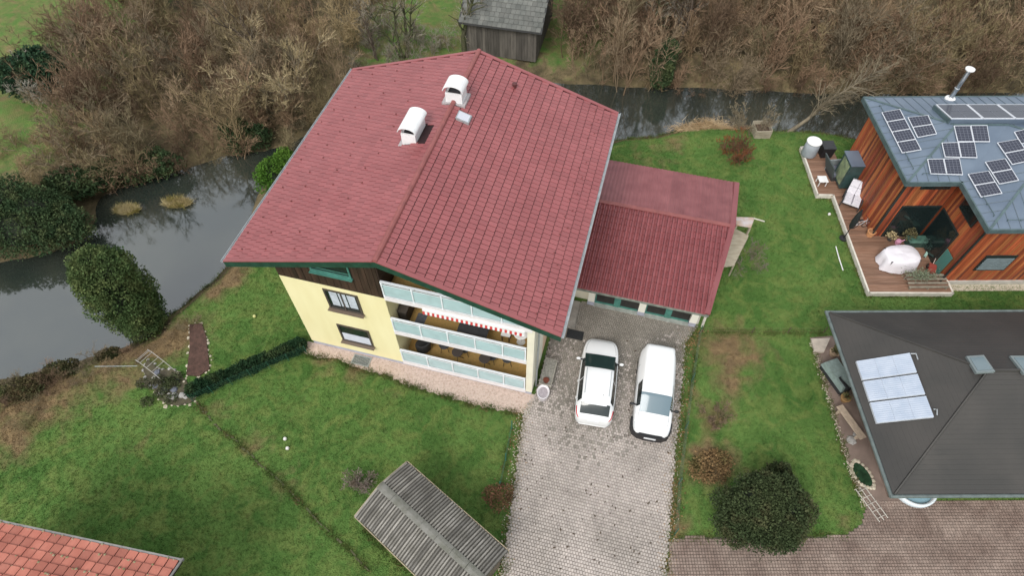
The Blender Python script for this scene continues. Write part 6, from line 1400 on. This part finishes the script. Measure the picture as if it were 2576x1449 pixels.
evergreen('ivy_clump', 'ivy-green bush low on the far bank left of the islets', 'bush', 190, 470, [(0, 0, .7, 1.5, 1.1, .9), (1.2, .5, .6, 1.0, .8, .7)], 8000, .07, .15, IVY, 47, (.08, .6))
OLIV = brushmat('olive_brown_leaf', (.075, .065, .032), (.12, .10, .05), (.06, .07, .03))
evergreen('ivy_clump', 'dark ivy undergrowth at the foot of the brown brush above the reed islets', 'bush', 330, 425, [(0, 0, .6, 1.6, .9, .9), (1.6, .5, .7, 1.2, .8, 1.0), (-1.2, .4, .5, 1.0, .8, .8)], 9000, .06, .14, IVY, 48, (.08, .6), core=False)
evergreen('ivy_clump', 'dark ivy-wrapped stems on the far bank left of the red roof', 'bush', 600, 352, [(0, 0, .9, 1.0, .8, 1.3), (1.0, .3, .7, .9, .7, 1.0)], 6500, .06, .14, IVY, 49, (.08, .8), core=False)
for k, (u, v, s, lb) in enumerate(((150, 935, .8, 'low olive-brown shrub on the near bank, larger one'), (265, 893, .55, 'low olive-brown shrub on the near bank, smaller one nearer the evergreen'), (60, 985, 1.0, 'low dark olive shrub at the left edge above the lawn'))):
    evergreen('bank_shrub', lb, 'shrub', u, v, [(0, 0, .25 * s, 1.0 * s, .6 * s, .5 * s), (.5 * s, .3 * s, .3 * s, .6 * s, .5 * s, .4 * s)], 3000, .04, .10, OLIV, 50 + k, (.05, .3), core=False, group='shrubs on the near bank')
RUST = brushmat('rust_leaf', (.13, .070, .040), (.19, .10, .06), (.09, .055, .03))
evergreen('russet_shrub', 'russet-leaved shrub at the left edge of the drive beside the shed', 'shrub', 1255, 1262, [(0, 0, .5, .55, .55, .55), (.25, .2, .6, .4, .4, .4), (-.35, .15, .55, .35, .35, .4)], 1500, .035, .075, RUST, 61, (.03, .4), core=False)
evergreen('dry_grass_clump', 'orange-brown clump of dead grass between the drive and the yew', 'grass clump', 1785, 1178, [(0, 0, .18, .85, .7, .35), (.4, .3, .15, .6, .5, .3), (-.5, -.2, .12, .5, .4, .25)], 2300, .04, .10, brushmat('straw_orange', (.20, .125, .06), (.28, .185, .09), (.15, .12, .05)), 62, (.02, .1), core=False)
evergreen('small_conifer', 'small dark conifer sprig just above the yew bush', 'bush', 1945, 1205, [(0, 0, .5, .5, .5, .6), (.1, 0, 1.0, .3, .3, .45)], 3200, .05, .10, YEW, 63, (.03, .5))
# reed islets in the river
for k, (u, v, sx, lb) in enumerate(((322, 530, 1.0, 'dry reed islet in the river, left one'), (447, 513, 1.15, 'dry reed islet in the river, right one'))):
    p = P(u, v, WZ); o = thing('reed_islet', lb, 'islet', (p.x, p.y, WZ), 0, 'reed islets in the river')
    MB().lathe([(.7, -.4), (.55, .05), (.3, .16), (.05, .18)], 14, sx=sx * 1.2, sy=.6).build('mud_bank', mat('mud', (.13, .10, .05), .95, .3, 6), o)
    rng = np.random.default_rng(70 + k); m_ = 1500; a = rng.uniform(0, 6.28, m_); q = rng.random(m_) ** .5 * .62
    pp = np.stack([q * np.cos(a) * sx * 1.2, q * np.sin(a) * .6, np.full(m_, .08)], 1); dd = unit(rng.normal(size=(m_, 3)) * np.array([1, 1, .3]) + np.array([0, 0, .7]))
    v_, f_ = slivers(pp, pp + dd * rng.uniform(.15, .5, m_)[:, None], np.full(m_, .016), rng); npmesh('reed_blades', v_, f_, brushmat('reed', (.34, .27, .12), (.48, .41, .24), (.26, .22, .07)), o)
# straw heap, crate on the right-hand bank
p = P(1790, 308); o = thing('straw_heap', 'heap of pale cut reeds on the bank behind the lawn', 'straw heap', (p.x, p.y, gz(p.x, p.y)))
rng = np.random.default_rng(81); m_ = 2600; pp = rng.normal(size=(m_, 3)) * np.array([1.0, .35, .0]) + np.array([0, 0, .05]); pp[:, 2] = np.abs(rng.normal(.15, .15, m_)) * np.exp(-pp[:, 0] ** 2); dd = unit(rng.normal(size=(m_, 3)) * np.array([1, .5, .25]))
v_, f_ = slivers(pp, pp + dd * rng.uniform(.3, .8, m_)[:, None], np.full(m_, .014), rng); npmesh('straw', v_, f_, brushmat('straw', (.42, .30, .17), (.55, .43, .27), (.34, .23, .12)), o)
MB().lathe([(1.2, -.1), (.8, .12), (.1, .2)], 12, sx=1, sy=.4).build('heap_core', mat('straw_core', (.25, .17, .09), .95), o)
cr_ = place('compost_crate', 'square wooden compost crate on the bank beside the straw heap', 'crate', 1910, 338, -.1)
for zz in (0.02, .2, .38, .56):
    for s in (-1, 1): B('slat', PLYW, cr_, -.5, .5, s * .5 - .02, s * .5 + .02, zz, zz + .14); B('slat', PLYW, cr_, s * .5 - .02, s * .5 + .02, -.479, .479, zz, zz + .14)
B('compost', mat('compost', (.09, .06, .04), .95, .3, 8, bump=.6), cr_, -.47, .47, -.47, .47, .0, .45)

# ------------------------------------------------------------------ hedge with its net, flower beds, fences
hb0, hb1 = P(482, 992, 0), P(766, 872, 0); hd_ = hb1 - hb0; HLn = hd_.length; han = math.atan2(hd_.y, hd_.x)
hg = thing('hedge', 'low dark green hedge running from the house corner to the rock garden', 'hedge', (hb0.x, hb0.y, 0), han)
vv, ff = leafcloud(90, [(HLn * (i + .5) / 16, 0, .30 + .05 * math.sin(i * 2.1), HLn / 16 * .95, .34 + .05 * math.sin(i), .34) for i in range(16)], 21000, .04, .09, .3)
npmesh('foliage', vv, ff, brushmat('hedge_leaf', (.018, .048, .022), (.030, .066, .030), (.055, .085, .035)), hg)
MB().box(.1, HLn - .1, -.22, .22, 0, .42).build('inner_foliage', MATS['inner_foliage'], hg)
NET = mat('green_wire', (.035, .13, .085), .5)
nt_ = thing('wire_fence', 'green wire-mesh fence along the front of the low hedge', 'fence', (hb0.x, hb0.y, 0), han)
for i in range(7): MB().tube([(i * HLn / 6, -.44, 0), (i * HLn / 6, -.44, .72)], .014, 6).build('post', NET, nt_)
for zz in (.1, .26, .42, .56, .68): MB().bar((0, -.44, zz), (HLn, -.44, zz), .004).build('wire', NET, nt_)
for i in range(int(HLn / .16)): MB().bar((i * .16, -.44, .08), (i * .16, -.44, .68), .003).build('wire', NET, nt_)
# long red-brown bed beside the river lawn
bed = Ps([(478, 818), (508, 815), (520, 850), (528, 930), (500, 948), (470, 945), (478, 880)], 0); bc = sum(bed, Vector()) / len(bed)
bd = thing('flower_bed', 'long stone-edged bed of red-brown bark between hedge and river', 'flower bed', (bc.x, bc.y, 0))
MB().prism([(p.x - bc.x, p.y - bc.y) for p in bed], -.05, .07).build('mulch', mat('bark_mulch', (.055, .030, .022), .95, scale=6, col2=(.11, .058, .044), bump=.8, bscale=25), bd)
for i in range(len(bed)):
    a_, b_ = bed[i] - bc, bed[(i + 1) % len(bed)] - bc; k = max(2, int((b_ - a_).length / .22))
    for j in range(k): q = a_.lerp(b_, j / k); q.z = .01; rock(q + Vector((random.gauss(0, .06), random.gauss(0, .06), 0)), random.uniform(.035, .10), parent=bd, ma=PALEST, name='edging_stone')
rg = Ps([(392, 985), (400, 1005), (420, 1018), (450, 1022), (478, 1015), (490, 1008), (470, 960), (440, 930), (400, 930), (372, 905), (360, 930), (372, 960)], 0); rc_ = sum(rg, Vector()) / len(rg)
rgo = thing('rock_garden', 'rock garden rimmed with pale stones at the lower end of the hedge', 'rock garden', (rc_.x, rc_.y, 0))
MB().prism([(p.x - rc_.x, p.y - rc_.y) for p in rg], -.05, .05).build('soil', mat('garden_soil', (.06, .05, .035), .95, scale=5, col2=(.10, .09, .05), bump=.8, bscale=20), rgo)
for i in range(len(rg)):
    a_, b_ = rg[i] - rc_, rg[(i + 1) % len(rg)] - rc_; k = max(1, int((b_ - a_).length / .2))
    for j in range(k): q = a_.lerp(b_, j / k); q.z = .0; rock(q + Vector((random.gauss(0, .04), random.gauss(0, .04), 0)), random.uniform(.06, .13), parent=rgo, ma=PALEST if i < 7 else RK, name='rim_stone')
for i in range(16):
    u, v = random.uniform(385, 470), random.uniform(930, 1005); q = P(u, v) - rc_
    if inpoly(q.x + rc_.x, q.y + rc_.y, [(p.x, p.y) for p in rg]): q.z = .02; rock(q, random.uniform(.1, .24), parent=rgo, ma=random.choice([RK, mat('slate_rock', (.13, .14, .17), .85, .25, 6)]), name='rock')
vv, ff = leafcloud(91, [(random.uniform(-1.2, 1), random.uniform(-.9, 1), .12, .3, .25, .2) for i in range(12)], 4200, .03, .08, .5)
npmesh('alpine_plants', vv, ff, brushmat('alpine_leaf', (.05, .07, .03), (.09, .11, .05), (.13, .12, .08)), rgo)
# arched white frame (plant tunnel) between rock garden and river
ar0, ar1 = P(362, 900, 0), P(440, 958, 0); aan = math.atan2((ar1 - ar0).y, (ar1 - ar0).x); ALn = (ar1 - ar0).length
af = thing('plant_tunnel', 'bent white pipe frame lying between the rock garden and the river', 'frame', (ar0.x, ar0.y, 0), aan)
for yy in (-.35, .35): MB().tube([(0, yy, 0), (.15, yy, .45), (.6, yy, .62), (ALn * .6, yy, .5), (ALn, yy, .0)], .014, 6).build('pipe', mat('dull_white', (.42, .40, .37), .7), af)
for k, (xx, zz) in enumerate(((.12, .36), (.35, .53), (.6, .61), (ALn * .45, .56), (ALn * .6, .49))): MB().bar((xx, -.35, zz), (xx, .35, zz), .016).build('cross_bar', MATS['dull_white'], af)
pl_ = MB().tube([P(238, 922, .25), P(345, 921, .25)], .016, 6).build('fence_rail', mat('grey_rail', (.35, .40, .40), .5)); tag(pl_, 'thin grey rail lying level at the river edge of the left lawn', 'rail')
# boundary line of old edging boards across the left lawn
bl = [P(u + random.uniform(-2, 2), v + random.uniform(-2, 2), 0) for u, v in [(492, 1010), (505, 1028), (520, 1040), (540, 1066), (560, 1085), (600, 1115), (640, 1155), (690, 1200), (740, 1250), (800, 1310), (860, 1370), (930, 1440)]]
ed = thing('edging_strip', 'low weathered edging board dividing the left lawn diagonally', 'edging', tuple(bl[0]))
EDW = mat('edging_wood', (.12, .10, .065), .9, scale=3, col2=(.075, .10, .035))
for i in range(len(bl) - 1):
    for j in range(4):
        if random.random() < .22: continue
        q0, q1 = bl[i].lerp(bl[i + 1], j / 4) - bl[0], bl[i].lerp(bl[i + 1], (j + 1) / 4 - .03) - bl[0]; w_ = random.uniform(.03, .09); jt = Vector((random.uniform(-.05, .05), random.uniform(-.05, .05), random.uniform(-.03, .0)))
        MB().bar(q0 + jt, q1 + jt * random.uniform(-.5, 1), w_, .09).build('edging_board', EDW, ed)
# wire fences: right of the drive, across the lawn, left of the drive
def wire_fence(label, pts, h, step, ma, pm, nw=4, name='wire_fence'):
    o = thing(name, label, 'fence', tuple(pts[0])); q = [p - pts[0] for p in pts]
    for i in range(len(q) - 1):
        a_, b_ = q[i], q[i + 1]; k = max(1, int((b_ - a_).length / step))
        for j in range(k + (i == len(q) - 2)): c = a_.lerp(b_, j / k); MB().tube([c, c + Vector((0, 0, h))], .022, 6).build('post', pm, o)
        for w_ in range(nw): z = Vector((0, 0, h * (w_ + .6) / nw)); MB().bar(a_ + z, b_ + z, .0045).build('wire', ma, o)
    return o
GREY_W = mat('grey_wire', (.16, .22, .17), .5)
wire_fence('thin wire fence along the right side of the drive', [P(1757, 842), P(1738, 960), P(1722, 1080), P(1705, 1220), P(1696, 1345)], .85, 2.2, GREY_W, mat('green_post', (.04, .12, .08), .6))
wire_fence('low wire fence with rails across the lawn above the bungalow path', [P(1765, 836), P(1890, 838), P(2070, 838)], .55, 1.6, mat('wood_rail', (.24, .18, .11), .85), mat('wood_post', (.10, .07, .05), .9), 2)
wire_fence('teal wire fence on the lawn at the left side of the drive', [P(1287, 1080), P(1272, 1160), P(1258, 1230)], .9, 1.6, NET, mat('teal_post', (.02, .14, .12), .5))
for k, (u, v, lb) in enumerate(((718, 1106, 'small white and red ball on the left lawn'), (724, 1130, 'small white ball just below the red and white one'), (2084, 541, 'white ball on the lawn left of the deck'), (641, 798, 'yellowish ball on the lawn behind the hedge'))):
    p = P(u, v); o = MB().lathe([(.01, 0), (.06, .02), (.085, .085), (.06, .15), (.01, .17)], 10).build('ball', mat('ball%d' % k, (.75, .72, .70) if k != 3 else (.62, .60, .25), .5)); o.location = p; tag(o, lb, 'ball')
# ------------------------------------------------------------------ grass blades on the lawns
FOOT = [[tuple((HM @ Vector((a, c, 0)))[:2]) for a, c in ((A0, B0), (A1 + .1, B0), (A1 + .1, B1), (A0, B1))], [tuple((HM @ Vector((a, c, 0)))[:2]) for a, c in ((6, 6.6), (13, 6.6), (13, 14), (6, 14))], [(DX + .7, DY0 + .7), (DXE, DY0 + .7), (DXE, DY1 - .7), (DX + .7, DY1 - .7)], [(TX0 + .4, TYF + .3), (TXE, TYF + .3), (TXE, TY1), (TX0 + .4, TY1)]]
NOGRASS = [DRIVE, COURTP, GRP, PATHP, DECK, [(p.x, p.y) for p in bed], [(p.x, p.y) for p in rg]] + FOOT
rng = np.random.default_rng(5); N_ = 210000
gx = rng.uniform(-27, 27, N_); gy = rng.uniform(4, 33, N_)
keep = ~inpoly_np(gx, gy, RIVER) & ~inpoly_np(gx, gy, farb)
for q in NOGRASS: keep &= ~inpoly_np(gx, gy, q)
lv = grid_at(lit, gx, gy); keep &= (lv < .6)
gx, gy = gx[keep], gy[keep]; gzv = grid_at(Z, gx, gy); m_ = len(gx)
a = rng.uniform(0, 6.283, (m_, 3)); hgt = rng.uniform(.035, .10, (m_, 3)); lean = rng.uniform(.02, .07, (m_, 3)); wdt = .012
base = np.stack([gx, gy, gzv], 1)[:, None, :] + np.stack([np.cos(a) * .02, np.sin(a) * .02, np.zeros_like(a)], -1)
sd_ = np.stack([-np.sin(a), np.cos(a), np.zeros_like(a)], -1) * wdt; tip = base + np.stack([np.cos(a) * lean, np.sin(a) * lean, hgt], -1)
v_ = np.stack([base - sd_, base + sd_, tip], 2).reshape(-1, 3); f_ = np.arange(len(v_)).reshape(-1, 3)
gb_ = npmesh('lawn_grass', v_, f_, BLADEM); tag(gb_, 'short green grass covering the lawns', 'grass', kind='stuff')
vx, vy = v_[:, 0], v_[:, 1]
for nme, A in (('litter', lit), ('dry', dry)):
    at = gb_.data.attributes.new(nme, 'FLOAT', 'POINT'); vals = grid_at(A, vx, vy).astype(np.float32)
    if len(at.data) == len(vals): at.data.foreach_set('value', vals)

def long_grass(label, lines, n_, wd, h0, h1, seed):
    rng = np.random.default_rng(seed); P0 = []
    for L in lines:
        L = np.array([[p[0], p[1]] for p in L]); sg = np.hypot(*(L[1:] - L[:-1]).T); k = rng.choice(len(sg), int(n_ * sg.sum()), p=sg / sg.sum()); t = rng.random(len(k))[:, None]
        q = L[k] * (1 - t) + L[k + 1] * t; cl = np.sin(q[:, :1] * 5.1 + 2 * np.sin(q[:, 1:] * 3.7)); q = q + rng.normal(0, wd, q.shape); P0.append(q[(cl[:, 0] + rng.random(len(q)) * 1.6) > .35])
    q = np.concatenate(P0); p = np.stack([q[:, 0], q[:, 1], grid_at(Z, q[:, 0], q[:, 1])], 1); d = unit(rng.normal(size=p.shape) * np.array([.6, .6, .2]) + np.array([0, 0, .8]))
    v, f = slivers(p, p + d * rng.uniform(h0, h1, len(p))[:, None], np.full(len(p), .014), rng)
    o = npmesh('long_grass', v, f, brushmat('long_grass_blade', (.070, .115, .028), (.12, .15, .045), (.16, .125, .055))); return tag(o, label, 'grass', kind='stuff')
gl_ = [HM @ Vector((a, c, 0)) for a, c in gp[1:15]]
shq = [shc + ax_ for ax_ in [Matrix.Rotation(sang, 3, 'Z') @ Vector(p) for p in ((-LX / 2, -WY / 2, 0), (LX / 2, -WY / 2, 0), (LX / 2, WY / 2, 0), (-LX / 2, WY / 2, 0), (-LX / 2, -WY / 2, 0))]]
long_grass('unmown longer grass along the edges of drive, gravel, deck and fences', [drive[0:5], drive[9:16], gl_, gl_, bl, [Vector((*p, 0)) for p in DECK[:5]], shq, [hb0, hb1], [P(1757, 842), P(1722, 1080), P(1696, 1345)], [P(1765, 838), P(2070, 838)], [P(1287, 1080), P(1258, 1230)], Ps([(2040, 855), (2085, 1010), (2130, 1160), (2172, 1275)], 0), Ps([(1690, 1356), (1850, 1352), (2125, 1350)], 0), near_bank[5:12], near_bank[20:28]], 260, .10, .06, .24, 300)
